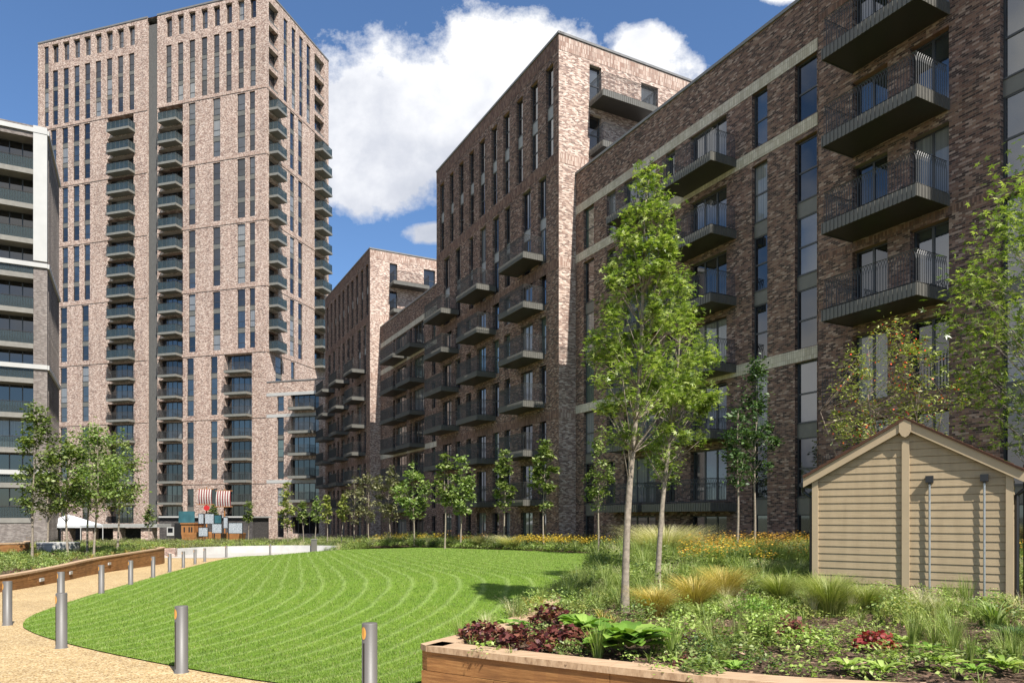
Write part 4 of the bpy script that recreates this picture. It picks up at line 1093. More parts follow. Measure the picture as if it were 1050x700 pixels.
# small fillers and bark chips in the mulch foreground
fc_ = Cover()
P = scatter(520, (-.9, 9), (5.3, 10.5), bp, notin=shed_poly)
fc_.put(dome(26, .12, .12, .045), L['lime'], P[:170], RNG.uniform(.6, 1.3, 170)[:len(P[:170])]); fc_.put(blades(22, .2, .12, .004, .6), L['grass'], P[170:300], RNG.uniform(.6, 1.3, len(P[170:300])))
fc_.put(dome(26, .12, .1, .04, 'thin'), L['green'], P[300:], RNG.uniform(.6, 1.3, len(P[300:])))
fc_.build('low_groundcover', 'scattered seedlings and tiny leafy growth between the mulch')
P = scatter(9000, (-1, 9), (5.2, 11), bp); P[:, 2] += .012
V = np.array([(-1,-.4,0),(1,-.3,.1),(.9,.4,0),(-.9,.35,.12)]); v, f = inst(V, np.array([(0,1,2,3)]), P, rot_mats(len(P), .5), RNG.uniform(.012, .035, len(P)))
tag(link('bark_chips', np_mesh('bark_chips', v, f, [M['chip']])), 'brown bark chips covering the soil of the near bed', 'mulch', kind='stuff')

# lawn blades near the camera
N = 560000
yy = 7.3+ (RNG.uniform(0, 1, N)**2.1)*44; xx = RNG.uniform(-.78, .25, N)*yy
P = np.stack([xx, yy], 1); P = P[inpoly(P, [tuple(p) for p in lawn_poly])]; P = np.column_stack([P, lawn_z(P[:, 0], P[:, 1])])
V = np.array([(-.10,0,0),(.10,0,0),(.05,.45,.85),(-.0,.50,.9)])
sc = RNG.uniform(.012, .026, len(P))*(1+P[:, 1]*.03); v, f = inst(V, np.array([(0,1,2,3)]), P, yawm(len(P)), sc)
tag(link('grass_blades', np_mesh('grass_blades', v, f, [M['turf']])), 'short mown grass blades covering the front of the lawn', 'grass', kind='stuff')

# ------------------------------------------------------------------ near timber planter
def sleeper_wall(name, label, curve, ztop, H, th=.14, course=.2, cap=.24, zf=None, lens=2.4, inward=1, lights=()):
    C = [Vector((p[0], p[1])) for p in curve]; x0, y0 = C[0]
    root = tag(empty(name, (x0, y0, ztop-H)), label, 'planter')
    def rel(p, z): return (p.x-x0, p.y-y0, z-(ztop-H))
    cum = [0]
    for a, b in zip(C[:-1], C[1:]): cum.append(cum[-1]+(b-a).length)
    def P(s):
        s = max(0, min(cum[-1], s))
        for i in range(len(C)-1):
            if s <= cum[i+1]: t = (s-cum[i])/(cum[i+1]-cum[i]); return C[i].lerp(C[i+1], t), (C[i+1]-C[i]).normalized()
    n_c = int(math.ceil(H/course)); mb = MB()
    for r in range(n_c):
        z1 = ztop-.065-r*course; z0 = z1-course+.006
        s = -(r % 2)*lens*.5
        while s < cum[-1]:
            a, b = max(0, s)+.003, min(cum[-1], s+lens)-.003; k = max(1, int((b-a)/.12))
            jit = random.uniform(-.006, .006)
            if b > a:
                for j in range(k):
                    pa, da = P(a+(b-a)*j/k); pb, db = P(a+(b-a)*(j+1)/k)
                    na = Vector((-da.y, da.x))*inward; nb = Vector((-db.y, db.x))*inward
                    o1, o2 = pa+na*jit, pb+nb*jit; i1, i2 = pa+na*th, pb+nb*th
                    q = [rel(o1, z0), rel(o2, z0), rel(o2, z1), rel(o1, z1), rel(i1, z0), rel(i2, z0), rel(i2, z1), rel(i1, z1)]; n0 = len(mb.v); mb.v += q
                    for fq in ((0,1,2,3),(5,4,7,6),(3,2,6,7),(1,0,4,5)) + (((0,3,7,4),) if j == 0 else ()) + (((1,5,6,2),) if j == k-1 else ()):
                        mb.f.append(tuple(n0+i for i in fq)); mb.m.append(0)
            s += lens
    mb.build('sleepers', M['wood'], root)
    cp = MB(); s = 0
    while s < cum[-1]:
        a, b = s+.002, min(cum[-1], s+lens)-.002; k = max(1, int((b-a)/.12))
        for j in range(k):
            pa, da = P(a+(b-a)*j/k); pb, db = P(a+(b-a)*(j+1)/k); na = Vector((-da.y, da.x))*inward; nb = Vector((-db.y, db.x))*inward
            o1, o2 = pa-na*.02, pb-nb*.02; i1, i2 = pa+na*cap, pb+nb*cap; z0, z1 = ztop-.062, ztop
            q = [rel(o1, z0), rel(o2, z0), rel(o2, z1), rel(o1, z1), rel(i1, z0), rel(i2, z0), rel(i2, z1), rel(i1, z1)]; n0 = len(cp.v); cp.v += q
            for fq in ((0,1,2,3),(5,4,7,6),(3,2,6,7),(1,0,4,5),(0,3,7,4),(1,5,6,2)): cp.f.append(tuple(n0+i for i in fq)); cp.m.append(0)
        s += lens
    cp.build('cap', M['woodtop'], root)
    for s in lights:
        p, d = P(s); n_ = Vector((-d.y, d.x))*inward; lb = MB(); lb.box(-.16, .16, -.02, .02, -.05, .05)
        lb.build('wall_light', M['white'], root, rel(p-n_*.02, ztop-.33), math.atan2(d.y, d.x))
    return root
left_side = [tuple(p) for p in catmull([(3.0,21.5),(2.42,19),(.87,13),(.22,10.1),(-.30,8.6),(-.95,7.40)], 6)]
sleeper_wall('timber_planter', 'near timber sleeper planter edge curving across the bottom right', left_side[:-1]+[tuple(p) for p in planter_front], .37, .62, cap=.26)
lw = catmull([(-13.9,15.0),(-14.6,20.6),(-15.7,25),(-17.2,29.9),(-19.2,39.3),(-20.6,41.2),(-24,42),(-31,42)], 7)
lwz = lambda x, y: Gz(y)+.50+0*np.asarray(x)
# the left planter follows the falling ground: build it in level steps
pts = [tuple(p) for p in lw]
zl = -.02
sleeper_wall('timber_planter', 'long timber sleeper planter with small lights at the left of the gravel path', pts, zl+.02, 1.15, inward=1, lights=(3.5, 8.2, 11.2, 16.5))
left_bed = pts+[(-40,42),(-40,15)]
sheet('planter_soil', left_bed, lambda x, y: np.full(len(np.atleast_1d(x)), zl-.10), M['soil'], 1.5)
lz = lambda x, y: np.full(len(np.atleast_1d(x)), zl-.10)
sleeper_wall('timber_planter', 'small raised timber box at the far left edge of the left bed', [(-27,31.0),(-23.6,32.4),(-22.8,33.8),(-24.2,36)], .50, .9)
cov = Cover()
for tm, mt, n, s0, s1 in ((T_low, 'green', 600, .8, 1.5), (T_low, 'lime', 350, .7, 1.2), (T_low2, 'grass', 500, .8, 1.3), (T_g1, 'gold', 130, .7, 1.2), (T_g1, 'grass', 400, .7, 1.3), (T_bush, 'fresh', 200, .7, 1.1), (T_low, 'yellowg', 220, .7, 1.1), (T_head, 'orange', 26, .8, 1.1), (T_head, 'pink', 30, .8, 1.1), (T_low, 'purple', 30, .7, 1)):
    P = scatter(n, (-32, -14.2), (17, 41.6), [tuple(p) for p in left_bed], lz); P = P[seg_dist(P[:, :2], np.array(lw)) > .35]
    cov.put(tm, L[mt], P, RNG.uniform(s0, s1, len(P))*.8)
cov.build('planter_perennials', 'mixed low perennials and grasses filling the left timber planter')
# far strip of planting before the tower
cov = Cover()
for tm, mt, n, s0, s1 in ((T_low, 'green', 600, 1.2, 2), (T_low, 'yellowg', 500, 1.2, 1.9), (T_g2, 'grass', 350, .9, 1.4), (T_bush, 'olive', 300, 1.2, 1.9), (T_tall, 'green', 200, .8, 1.2), (T_g2, 'gold', 110, .8, 1.2), (T_bush, 'lime', 200, 1, 1.6)):
    P = scatter(n, (-42, -13), (60, 78), None, lambda x, y: Gz(y)); cov.put(tm, L[mt], P, RNG.uniform(s0, s1, len(P)))
cov.build('far_perennials', 'strip of low planting behind the white wall in front of the playground')

# left tree cluster
for i, (px, Y, yt, yb, hw, pt_, n_, m, lb) in enumerate(((32, 31, 410, 528, 17, 38, 3000, 'green', 'tall narrow tree at the left of the planter cluster, before the white building'),
    (69, 32, 446, 525, 24, 68, 3000, 'green', 'rounded tree second from the left in the planter cluster'), (90, 35, 438, 520, 24, 92, 2600, 'green', 'rounded tree in the middle of the planter cluster, slightly behind'),
    (97, 32.5, 436, 526, 25, 102, 3200, 'fresh', 'fresh green rounded tree right of centre in the planter cluster'), (121, 37, 440, 524, 21, 122, 2600, 'green', 'rightmost tree of the planter cluster, before the tower'),
    (48, 36, 462, 530, 12, 50, 1000, 'olive', 'slight olive tree behind the tall narrow one'))):
    tree_px('young_tree', lb, 'tree', px, Y, yt, yb, hw, lz, n_, 'oval', .17, L[m], pt_, shape='egg', ncl=60, cr=.19, tr=.055, seed=70+i, group='trees in the left timber planter')

# ------------------------------------------------------------------ bollards
def bollard_meshes():
    p = MB(); r = .075
    p.lathe([(r+.012, -.05), (r+.012, .012), (r, .014), (r, .80), (r-.004, .806), (0.001, .808)], 28)
    s = MB(); s.box(-.011, .011, -.0765, -.073, .06, .62)     # dark slot
    c = MB(); c.box(-.014, .014, -.10, -.07, .0, .0001) if False else None
    l = MB()
    for a in range(-4, 4):           # elliptical lens set into the side of the post
        for k in range(5):
            pass
    n = 14; ring = []
    for i in range(n):
        t = 2*math.pi*i/n; ang = math.cos(t)*.40; z = .715+.062*math.sin(t); ring.append((math.sin(ang)*.0775, -math.cos(ang)*.0775, z))
    l.poly(ring)
    return p.mesh('post', [M['bol']], True), s.mesh('slot', [M['black']]), l.mesh('lens', [M['lens']])
t = NT('amber_lens'); M['lens'] = t.done(t.pbsdf((.62,.30,.06), .35, .5))
BM = bollard_meshes()
bl = [(379, 7.0, 'bollard light cut by the bottom edge of the picture'), (186, 8.65, 'bollard light standing in the gravel left of the bottom edge one'), (63, 10.5, 'bollard light at the left tip of the lawn, near front'),
      (7.6, 13.1, 'bollard light at the left edge of the picture on the gravel'), (62.5, 16.3, 'bollard light hidden behind the one at the lawn tip'), (104, 19.8, 'bollard light along the lawn edge, first after the lawn tip'),
      (134, 23.2, 'bollard light along the lawn edge, second after the lawn tip'), (157, 27, 'bollard light along the lawn edge, third after the lawn tip'), (174, 31, 'bollard light along the lawn edge, fourth after the lawn tip'),
      (188, 35, 'bollard light at the end of the timber planter wall'), (200, 39, 'bollard light at the left end of the white wall'), (210, 42.5, 'bollard light second from the left before the white wall'),
      (232, 48.5, 'bollard light third from the left before the white wall'), (277, 52.0, 'bollard light before the middle of the white wall'), (319, 53.0, 'bollard light at the right end of the white wall, under the bin')]
for px, Y, lb in bl:
    x, y = at(px, Y); r = tag(empty('bollard_light', (x, y, float(Gz(y))), R(-38)), lb, 'bollard', 'bollard lights along the path')
    o = link('post', BM[0], r); 
    for p_ in o.data.polygons: pass
    link('slot', BM[1], r); link('lens', BM[2], r)

# ------------------------------------------------------------------ shed
Ps_r = Vector((.6966*11.2, 11.2)); Ps_l = Vector((.4218*12.9, 12.9)); ds = (Ps_l-Ps_r); SWd = ds.length; ds.normalize()
sh = tag(empty('garden_shed', (Ps_r.x, Ps_r.y, .28), math.atan2(ds.y, ds.x)), 'tan lap boarded shed with a pitched roof and a centre trim in the near bed', 'shed')
# local: x from right wall to left wall, +y outward to the camera, z up
zE, zR, SD = 2.10, 2.93, 2.6
fb = MB(); bh = .127; z = 0.0
def half(z): return SWd/2 if z <= zE else max(.02, SWd/2*(1-(z-zE)/(zR-zE)))
while z < zR-.05:
    z1 = min(z+bh, zR-.02); h0, h1 = half(z), half(z1); c = SWd/2
    y0, y1 = .013, .004
    fb.quad((c-h0, y0, z), (c+h0, y0, z), (c+h1, y1, z1-.012), (c-h1, y1, z1-.012)); fb.quad((c-h0, y0, z), (c+h0, y0, z), (c+h0, -.01, z), (c-h0, -.01, z))
    fb.quad((c-h1, y1, z1-.012), (c+h1, y1, z1-.012), (c+h1, -.004, z1), (c-h1, -.004, z1))
    z = z1
fb.poly([(0, -.012, 0), (SWd, -.012, 0), (SWd, -.012, zE), (SWd/2, -.012, zR), (0, -.012, zE)])
fb.build('front_boards', M['shed'], sh)
sb = MB(); sb.poly([(0, -SD, 0), (SWd, -SD, 0), (SWd, -SD, zE), (SWd/2, -SD, zR), (0, -SD, zE)])
for x in (0, SWd):
    z = 0
    while z < zE-.01:
        o = .018 if x > 0 else -.018; sb.quad((x+o, -.01, z), (x+o, -SD, z), (x, -SD, min(z+bh, zE)), (x, -.01, min(z+bh, zE))); sb.quad((x+o, -.01, z), (x+o, -SD, z), (x, -SD, z), (x, -.01, z)); z += bh
sb.build('side_boards', M['shed'], sh)
for x0 in (-.03, SWd-.07):
    m_ = MB(); m_.box(x0, x0+.10, -.06, .045, 0, zE+.04); m_.build('corner_trim', M['shed_trim'], sh)
m_ = MB(); m_.box(SWd/2-.055, SWd/2+.055, .0, .048, 0, zR-.25); m_.build('centre_trim', M['shed_trim'], sh)
# roof planes with overhang, barge boards
ov = .17; oy = .095; sl = (zR-zE)/(SWd/2); xl = SWd/2+ov
rf = MB(); re = MB(); bb = [MB(), MB()]
for k, sg in enumerate((-1, 1)):
    c = SWd/2
    def pt(t, y, up): return (c+sg*xl*t, y, zR+.10-sl*xl*t+up)
    a = [pt(0, oy+.03, 0), pt(1, oy+.03, 0), pt(1, -SD-.2, 0), pt(0, -SD-.2, 0)]; b = [pt(0, oy+.03, .03), pt(1, oy+.03, .03), pt(1, -SD-.2, .03), pt(0, -SD-.2, .03)]
    n0 = len(rf.v); rf.v += a+b
    for fq in ((0,1,2,3),(4,5,6,7),(0,1,5,4),(1,2,6,5),(2,3,7,6)): rf.f.append(tuple(n0+i for i in fq)); rf.m.append(0)
    # tile courses stepping along the slope
    for j in range(12):
        t0, t1 = j/12, (j+1)/12; rf.quad(pt(t0, oy+.035, .032), pt(t1, oy+.035, .05), pt(t1, -SD-.2, .05), pt(t0, -SD-.2, .032)); rf.quad(pt(t1, oy+.035, .05), pt(t1, oy+.035, .032), pt(t1, -SD-.2, .032), pt(t1, -SD-.2, .05))
        rf.quad(pt(t0, oy+.035, .032), pt(t1, oy+.035, .05), pt(t1, oy+.035, .028), pt(t0, oy+.035, .028))
    m_ = bb[k]; q = [pt(0, oy, -.165), pt(1.0, oy, -.165), pt(1.0, oy, -.004), pt(0, oy, -.004)]; q2 = [(x, y-.03, z) for x, y, z in q]; n0 = len(m_.v); m_.v += q+q2
    for fq in ((0,1,2,3),(4,5,6,7),(0,1,5,4),(1,2,6,5),(2,3,7,6),(3,0,4,7)): m_.f.append(tuple(n0+i for i in fq)); m_.m.append(0)
    m_.build('barge_board', M['shed_trim'], sh)
    s_ = MB(); s_.quad(pt(0, oy-.03, -.02), pt(1, oy-.03, -.02), pt(1, -SD-.2, -.02), pt(0, -SD-.2, -.02)); s_.build('soffit', M['shed_trim'], sh)
    g_ = MB(); xg = c+sg*(xl+.03); g_.bar((xg, oy-.02, zR+.04-sl*xl-.06), (xg, -SD-.2, zR+.04-sl*xl-.06), .045, n=8); g_.build('gutter', M['black'], sh)
    xd = c+sg*(SWd/2+.07); g_ = MB(); g_.tube([(xg, -.02, zR-sl*xl-.05), (xg, -.05, zR-sl*xl-.14), (xd, -.08, zR-sl*xl-.26), (xd, -.08, -.1)], [.034]*4, 8); g_.build('downpipe', M['black'], sh)
rf.build('roof', M['redwood'], sh)
fn = MB(); c = SWd/2
q = [(c-.09, oy+.02, zR-.10), (c-.05, oy+.02, zR-.17), (c, oy+.02, zR-.20), (c+.05, oy+.02, zR-.17), (c+.09, oy+.02, zR-.10), (c+.09, oy+.02, zR+.05), (c, oy+.02, zR+.10), (c-.09, oy+.02, zR+.05)]
fn.poly(q); fn.poly([(x, y-.02, z) for x, y, z in q])
for i in range(8): a, b = q[i], q[(i+1) % 8]; fn.quad(a, b, (b[0], b[1]-.02, b[2]), (a[0], a[1]-.02, a[2]))
fn.build('finial', M['shed_trim'], sh)
def shed_x(px): # local x of a photo column on the shed front
    u = (px-CX)/F0; return (u*Ps_r.y-Ps_r.x)/(ds.x-u*ds.y)
for px, lb in ((953.5, 'left galvanised pole with a black cap standing against the shed front'), (1009.5, 'right galvanised pole with a black cap standing against the shed front')):
    x = shed_x(px); nrm = Vector((-ds.y, ds.x)); w = Ps_r+ds*x+nrm*.055
    r = tag(empty('vent_pole', (w.x, w.y, .25), math.atan2(ds.y, ds.x)), lb, 'pole', 'poles against the shed')
    m_ = MB(); m_.bar((0, 0, -.1), (0, 0, 2.05), .017, n=12); m_.build('pole', M['galv'], r, smooth=False)
    m_ = MB(); m_.box(-.055, .055, -.045, .05, 2.0, 2.11); m_.box(-.02, .02, -.02, .02, 1.97, 2.02); m_.build('bracket', M['black'], r)
m_ = MB(); m_.box(-.05, .05, -.05, .05, 0, 2.3); w = Ps_r-ds*.22+Vector((-ds.y, ds.x))*-.1
m_.lathe([(.06, 2.3), (.03, 2.36), (.001, 2.38)], 10)
tag(m_.build('fence_post', M['black'], None, (w.x, w.y, .2)), 'black post at the right corner of the shed', 'post')

# ------------------------------------------------------------------ far small things
# white curved wall
wc = catmull([(-24.3,50.0),(-23.4,53.5),(-21.5,56.0),(-18,57.3),(-14.2,56.5),(-12.6,54.6)], 7)
mb = MB(); pr = None
for p in wc:
    p = Vector((float(p[0]), float(p[1])))
    if pr is not None:
        d = (p-pr).normalized(); n_ = Vector((-d.y, d.x))*.4; z0, z1 = -1.4, -.58; q = [(pr.x,pr.y),(p.x,p.y),(p.x+n_.x,p.y+n_.y),(pr.x+n_.x,pr.y+n_.y)]; n0 = len(mb.v)
        mb.v += [(a, b, z0) for a, b in q]+[(a, b, z1) for a, b in q]
        for fq in ((0,1,5,4),(4,5,6,7),(2,3,7,6),(1,2,6,5),(3,0,4,7)): mb.f.append(tuple(n0+i for i in fq)); mb.m.append(0)
    pr = p
tag(mb.build('low_wall', M['concrete']), 'long low white concrete wall curving behind the lawn', 'wall')
m_ = MB(); m_.box(-.55, .55, -.3, .3, 0, .65); tag(m_.build('wall_pier', M['brick_pale_lit'], None, (*at(172, 49.5), -1.1), .2), 'low pinkish pier at the left end of the white wall', 'pier')
x, y = at(322, 52.5); r = tag(empty('litter_bin', (x, y, float(Gz(y))+.3), .3), 'grey box bin at the right end of the white wall', 'bin')
m_ = MB(); m_.box(-.2, .2, -.2, .2, -.3, .78); m_.build('body', M['bol'], r); m_ = MB(); m_.box(-.23, .23, -.23, .23, .80, .86); m_.box(-.17, .17, -.17, .17, .78, .80); m_.build('lid', M['coping'], r)

# low dark pavilion before the tower
def px_box(mb, x0, x1, y0, y1, Y, d, org, m=0):
    a, b = (x0-CX)/F0*Y-org[0], (x1-CX)/F0*Y-org[0]; z0, z1 = topz(y1, Y)-org[2], topz(y0, Y)-org[2]; mb.box(a, b, Y-org[1], Y-org[1]+d, z0, z1, m)
org = ((211-CX)/F0*90, 90, -1.4)
r = tag(empty('pavilion', org), 'low dark brick pavilion with a thin white roof edge behind the play ship', 'pavilion')
m_ = MB(); px_box(m_, 163.5, 259, 530.5, 556, 90, 6, org); m_.build('wall', M['dark_brick'], r)
m_ = MB(); px_box(m_, 162.5, 260, 528.9, 530.4, 89.7, 6.6, org); m_.build('roof', M['white'], r)
m_ = MB(); px_box(m_, 179, 191, 536, 556, 89.9, .06, org); m_.build('door', M['black'], r)
m_ = MB(); px_box(m_, 171, 178.2, 540, 549, 89.88, .08, org); w_ = m_.build('window', M['white'], r); m_ = MB(); px_box(m_, 172.1, 177.1, 541, 545.5, 89.85, .02, org); m_.build('pane', G[0], w_)
# pergola wall to the left
org = ((110-CX)/F0*84, 84, -1.4)
r = tag(empty('pergola', org), 'long flat roofed pergola on brick piers at the foot of the tower', 'pergola')
m_ = MB(); px_box(m_, 58, 161, 537, 540.5, 84, 3.5, org); m_.build('roof', M['spandrel_l'], r)
for (a, b) in ((63, 71), (84, 95), (116, 123), (144.5, 156)): m_ = MB(); px_box(m_, a, b, 540.6, 558, 84.3, 1.2, org); m_.build('pier', M['brick_pale_lit'], r)
m_ = MB(); px_box(m_, 57, 158, 541, 558, 87.2, .2, org); m_.build('back_wall', M['dark_brick'], r)
# white tent
x, y = at(73, 76); r = tag(empty('marquee', (x, y, float(Gz(y)))), 'white pitched tent roof behind the tree cluster', 'tent')
m_ = MB(); w_, h_ = 2.2, topz(538, 76)-float(Gz(76)); t_ = topz(527, 76)-float(Gz(76))
for a, b in (((-w_,-2),(w_,-2)),((w_,-2),(w_,2)),((w_,2),(-w_,2)),((-w_,2),(-w_,-2))): m_.poly([(*a, h_), (*b, h_), (-.3, 0, t_)]); m_.quad((*a, h_), (*b, h_), (*b, h_-.25), (*a, h_-.25))
m_.build('canopy', M['tent'], r)
for a in ((-w_,-2),(w_,-2),(w_,2),(-w_,2)): m_ = MB(); m_.bar((a[0], a[1], 0), (a[0], a[1], h_), .05); m_.build('leg', M['white'], r)
# white slab bench in left bed
x, y = at(60, 36); m_ = MB(); m_.lathe([(.93, 0), (.93, .44), (.95, .46), (.95, .54), (0.001, .55)], 24)
tag(m_.build('stone_seat', M['white'], None, (x, y, zl-.1)), 'round white stone seat among the plants of the left planter', 'seat')

# pirate ship play structure
Ys = 80.0; org = ((219-CX)/F0*Ys, Ys, float(Gz(Ys)))
r = tag(empty('play_ship', org), 'orange timber play ship with two red and white striped sails', 'play ship')
def q_(px): return (px-CX)/F0*Ys-org[0]
def zq(py_): return topz(py_, Ys)-org[2]
hull = [(190,547),(203,547),(205,545),(234,547),(236,545.5),(249,546.5),(247,556.5),(192,557)]
m_ = MB(); a = [(q_(x), -1.0, zq(y)) for x, y in hull]; b = [(x*.93, 1.6, z) for x, y, z in a]; m_.poly(a); m_.poly(b[::-1])
for i in range(len(a)): j = (i+1) % len(a); m_.quad(a[i], a[j], b[j], b[i])
for k in range(6): m_.box(q_(193), q_(247), -1.04, -1.003, zq(556.5)+k*.19, zq(556.5)+k*.19+.165)
m_.build('hull', M['playwood'], r)
m_ = MB(); m_.box(q_(190), q_(203), -1.0, 1.5, zq(547), zq(537)); m_.box(q_(189.4), q_(203.6), -1.1, 1.6, zq(537), zq(535.8)); cab = m_.build('cabin', M['playwood'], r)
for xx_ in (192.5, 197.5, 200): m_ = MB(); m_.box(q_(xx_), q_(xx_+1.4), -1.02, -1.003, zq(545), zq(540)); m_.build('window', M['black'], cab)
m_ = MB(); m_.box(q_(187), q_(203), -.9, -.8, zq(535.5), zq(524)); m_.build('mural', M['teal'], r)
for px, zt_ in ((211, 499), (229.5, 501)):
    m_ = MB(); m_.bar((q_(px), .2, 0), (q_(px), .2, zq(zt_)), .10, n=8, r2=.06); m_.build('mast', M['playwood'], r)
for (x0, x1, y0, y1) in ((203.7, 217.7, 501.3, 517), (222.3, 237.2, 503, 519.3)):
    m_ = MB(); n_ = 12; a_, b_ = q_(x0), q_(x1); ca, za, zb_ = (a_+b_)/2, zq(y1), zq(y0)
    for i in range(n_):
        for j in range(6):
            def sp(i, j): s = i/n_; t = j/6; wd = (1.06-.12*t); return (((a_-ca)+(b_-a_)*s)*wd, -.16*math.sin(math.pi*t)*1.0-.1, (zb_-za)*t)
            m_.quad(sp(i, j), sp(i+1, j), sp(i+1, j+1), sp(i, j+1))
    m_.build('sail', M['stripes'], r, (ca, 0, za))
    m_ = MB(); m_.bar((a_-.15, 0, zb_), (b_+.15, 0, zb_), .05, n=6); m_.build('yard', M['playwood'], r); m_ = MB(); m_.bar((a_-.2, -.1, za), (b_+.2, -.1, za), .05, n=6); m_.build('yard', M['playwood'], r)
m_ = MB(); c_ = (q_(213), -.3, zq(520.5)); 
m_.poly([(c_[0]+.34*math.cos(k*math.pi/8), c_[1], c_[2]+.30*math.sin(k*math.pi/8)) for k in range(16)]); m_.poly([(c_[0]-.34*math.cos(k*math.pi/8), c_[1]+.03, c_[2]+.30*math.sin(k*math.pi/8)) for k in range(16)]); m_.build('red_disc', M['red'], r)
for (x0, x1, y0, y1, Yb, lb) in ((204, 213, 540.6, 549.3, 76, 'small white notice board low in front of the ship cabin'), (210.4, 219.2, 526.5, 536.4, 77, 'white notice board high between the two sails'), (217.7, 227.3, 536.8, 546, 75, 'white notice board in the middle of the ship hull'),
                                 (234.8, 248.5, 535.8, 546.3, 75.5, 'widest white notice board at the right end of the ship'), (203.8, 208.8, 526.5, 536.4, 78, 'narrow notice board beside the teal mural'), (229.5, 233.5, 530, 541, 78, 'narrow maroon edged board between the hull boards'), (220, 227, 528, 536, 78.5, 'small teal notice board under the right sail')):
    xc = (x0+x1)/2; x, y = at(xc, Yb); g0 = float(Gz(y)); rr = tag(empty('notice_board', (x, y, g0)), lb, 'notice board', 'notice boards at the play ship')
    hw = (x1-x0)/2/F0*Yb; z0, z1 = topz(y1, Yb)-g0, topz(y0, Yb)-g0
    m_ = MB(); m_.box(-hw, hw, -.03, 0, z0, z1); m_.build('panel', M['teal'] if 'teal notice' in lb else M['notice'], rr)
    m_ = MB(); e = .05
    m_.box(-hw-e, hw+e, -.05, .03, z1, z1+e); m_.box(-hw-e, hw+e, -.05, .03, z0-e, z0); m_.box(-hw-e, -hw, -.05, .03, z0, z1); m_.box(hw, hw+e, -.05, .03, z0, z1); m_.build('frame', M['black'], rr)
    m_ = MB(); m_.bar((-hw-.02, .06, 0), (-hw-.02, .06, z1), .035); m_.build('post', M['black'], rr); m_ = MB(); m_.bar((hw+.02, .06, 0), (hw+.02, .06, z1), .035); m_.build('post', M['black'], rr)
# little trees by the pavilion
for i, (px, Y, yt, yb, hw, lb) in enumerate(((153, 78, 517, 541, 5, 'small green tree left of the dark pavilion'), (218.5, 86, 517, 533, 4, 'small dark tree rising behind the notice boards'), (255, 84, 514, 535, 6, 'small light tree at the right end of the dark pavilion'))):
    tree_px('small_tree', lb, 'tree', px, Y, yt, yb, hw, lambda x, y: Gz(y), 500, 'oval', .28, L['green'], px, shape='egg', ncl=30, cr=.2, tr=.06, seed=90+i)

# ------------------------------------------------------------------ camera
cd = bpy.data.cameras.new('camera'); cam = bpy.data.objects.new('camera', cd); COL.objects.link(cam)
cam.location = (0, 0, CZ); cam.rotation_euler = (R(90), 0, 0); cd.sensor_width = 36; cd.lens = 36*F0/1050; cd.shift_y = (HY-350)/1050
cd.clip_start = .1; cd.clip_end = 6000; SC.camera = cam

# ------------------------------------------------------------------ light
AZ, EL_ = R(-58.5), R(52)
sd_ = Vector((math.cos(AZ)*math.cos(EL_), math.sin(AZ)*math.cos(EL_), math.sin(EL_)))
ld = bpy.data.lights.new('sun', 'SUN'); ld.energy = 5.0; ld.angle = R(.55); ld.color = (1, .955, .88)
so_ = bpy.data.objects.new('sun', ld); COL.objects.link(so_); so_.rotation_euler = sd_.to_track_quat('Z', 'Y').to_euler(); so_.location = (0, 0, 60)
wd = bpy.data.worlds.new('World'); SC.world = wd; wd.use_nodes = True; nt = wd.node_tree; nt.nodes.clear()
class WT(NT):
    def __init__(s): s.nt = nt; s.out = nt.nodes.new('ShaderNodeOutputWorld')
w = WT()
sky = w.n('ShaderNodeTexSky', sky_type='NISHITA'); sky.sun_disc = False; sky.sun_elevation = EL_; sky.sun_rotation = math.pi/2-AZ; sky.altitude = 50; sky.air_density = 1.0; sky.dust_density = .4; sky.ozone_density = 2.2
tc = w.n('ShaderNodeTexCoord'); D = tc.outputs['Generated']; sp = w.n('ShaderNodeSeparateXYZ'); w.l(D, sp.inputs[0]); dx, dy, dz = sp.outputs
yy_ = w.math('MAXIMUM', dy, .05); U = w.math('DIVIDE', dx, yy_); Vv = w.math('DIVIDE', dz, yy_)
cb = w.n('ShaderNodeCombineXYZ'); w.l(U, cb.inputs[0]); w.l(Vv, cb.inputs[1])
nz = w.noise(cb.outputs[0], 5.0, 12, .66); nz2 = w.noise(cb.outputs[0], 2.6, 7, .55)
def ell(px, py_, rx, ry):
    a = w.math('DIVIDE', w.math('SUBTRACT', U, (px-CX)/F0), rx/F0); b = w.math('DIVIDE', w.math('SUBTRACT', Vv, (HY-py_)/F0), ry/F0)
    return w.math('SUBTRACT', 1.0, w.math('SQRT', w.math('ADD', w.math('MULTIPLY', a, a), w.math('MULTIPLY', b, b))))
e = ell(450, 122, 160, 108)
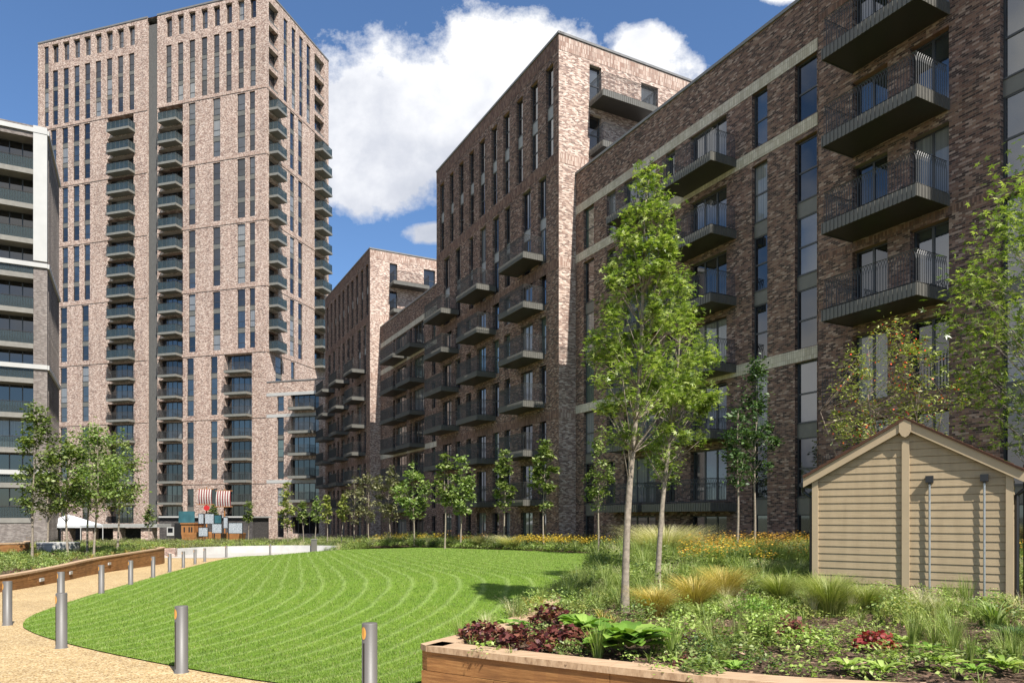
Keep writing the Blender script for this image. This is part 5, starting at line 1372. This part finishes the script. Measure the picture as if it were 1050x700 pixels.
for q in ((525, 66, 120, 62), (620, 78, 88, 44), (655, 50, 48, 32), (812, -14, 46, 22), (390, 178, 85, 50), (444, 238, 34, 16)): e = w.math('MAXIMUM', e, ell(*q))
front = w.math('GREATER_THAN', dy, .06)
dens = w.math('ADD', e, w.math('MULTIPLY', w.math('SUBTRACT', nz, .5), 1.25))
dens = w.math('MULTIPLY', w.math('MULTIPLY', dens, front), 5.0); dens = w.math('SUBTRACT', dens, .15)
gn = w.noise(D, 2.2, 8, .55); gm = w.math('MULTIPLY', w.math('SUBTRACT', gn, w.math('ADD', .44, w.math('MULTIPLY', w.math('LESS_THAN', dy, -.2), .08))), 9.0)  # unseen clouds beside and behind the camera, added for window reflections
side = w.math('MAXIMUM', w.math('GREATER_THAN', w.math('MULTIPLY', dx, -1.0), .66), w.math('LESS_THAN', dy, .04))
gm = w.math('MULTIPLY', w.math('MULTIPLY', gm, side), w.math('GREATER_THAN', dz, .02))
dens = w.n('ShaderNodeClamp'); w.l(w.math('MAXIMUM', w.math('ADD', w.math('MULTIPLY', w.math('ADD', e, w.math('MULTIPLY', w.math('SUBTRACT', nz, .5), 2.3)), w.math('MULTIPLY', front, 3.4)), -.1), gm), dens.inputs[0])
nz3 = w.noise(cb.outputs[0], 9, 8, .6)
cf_ = w.math('ADD', w.math('ADD', w.math('MULTIPLY', nz2, .62), w.math('MULTIPLY', nz3, .38)), w.math('MULTIPLY', w.math('SUBTRACT', Vv, .56), .75))  # greyer low in the cloud: its underside shade is put into the colour
ccol = w.ramp(cf_, [(.28, (3.7, 4.0, 4.7)), (.42, (5.2, 5.4, 5.95)), (.51, (6.9, 7.0, 7.3)), (.62, (7.7, 7.7, 7.7))])
mx = w.mix(dens.outputs[0], w.mix(1.0, sky.outputs[0], (.80,.98,1.16), 'MULTIPLY'), ccol)
bg = w.n('ShaderNodeBackground'); bg.inputs[1].default_value = .071; w.l(mx, bg.inputs[0]); w.l(bg.outputs[0], w.out.inputs[0])

SC.view_settings.view_transform = 'Standard'; SC.view_settings.look = 'None'; SC.view_settings.exposure = 1.02; SC.view_settings.gamma = 1.0
SC.render.engine = 'CYCLES'
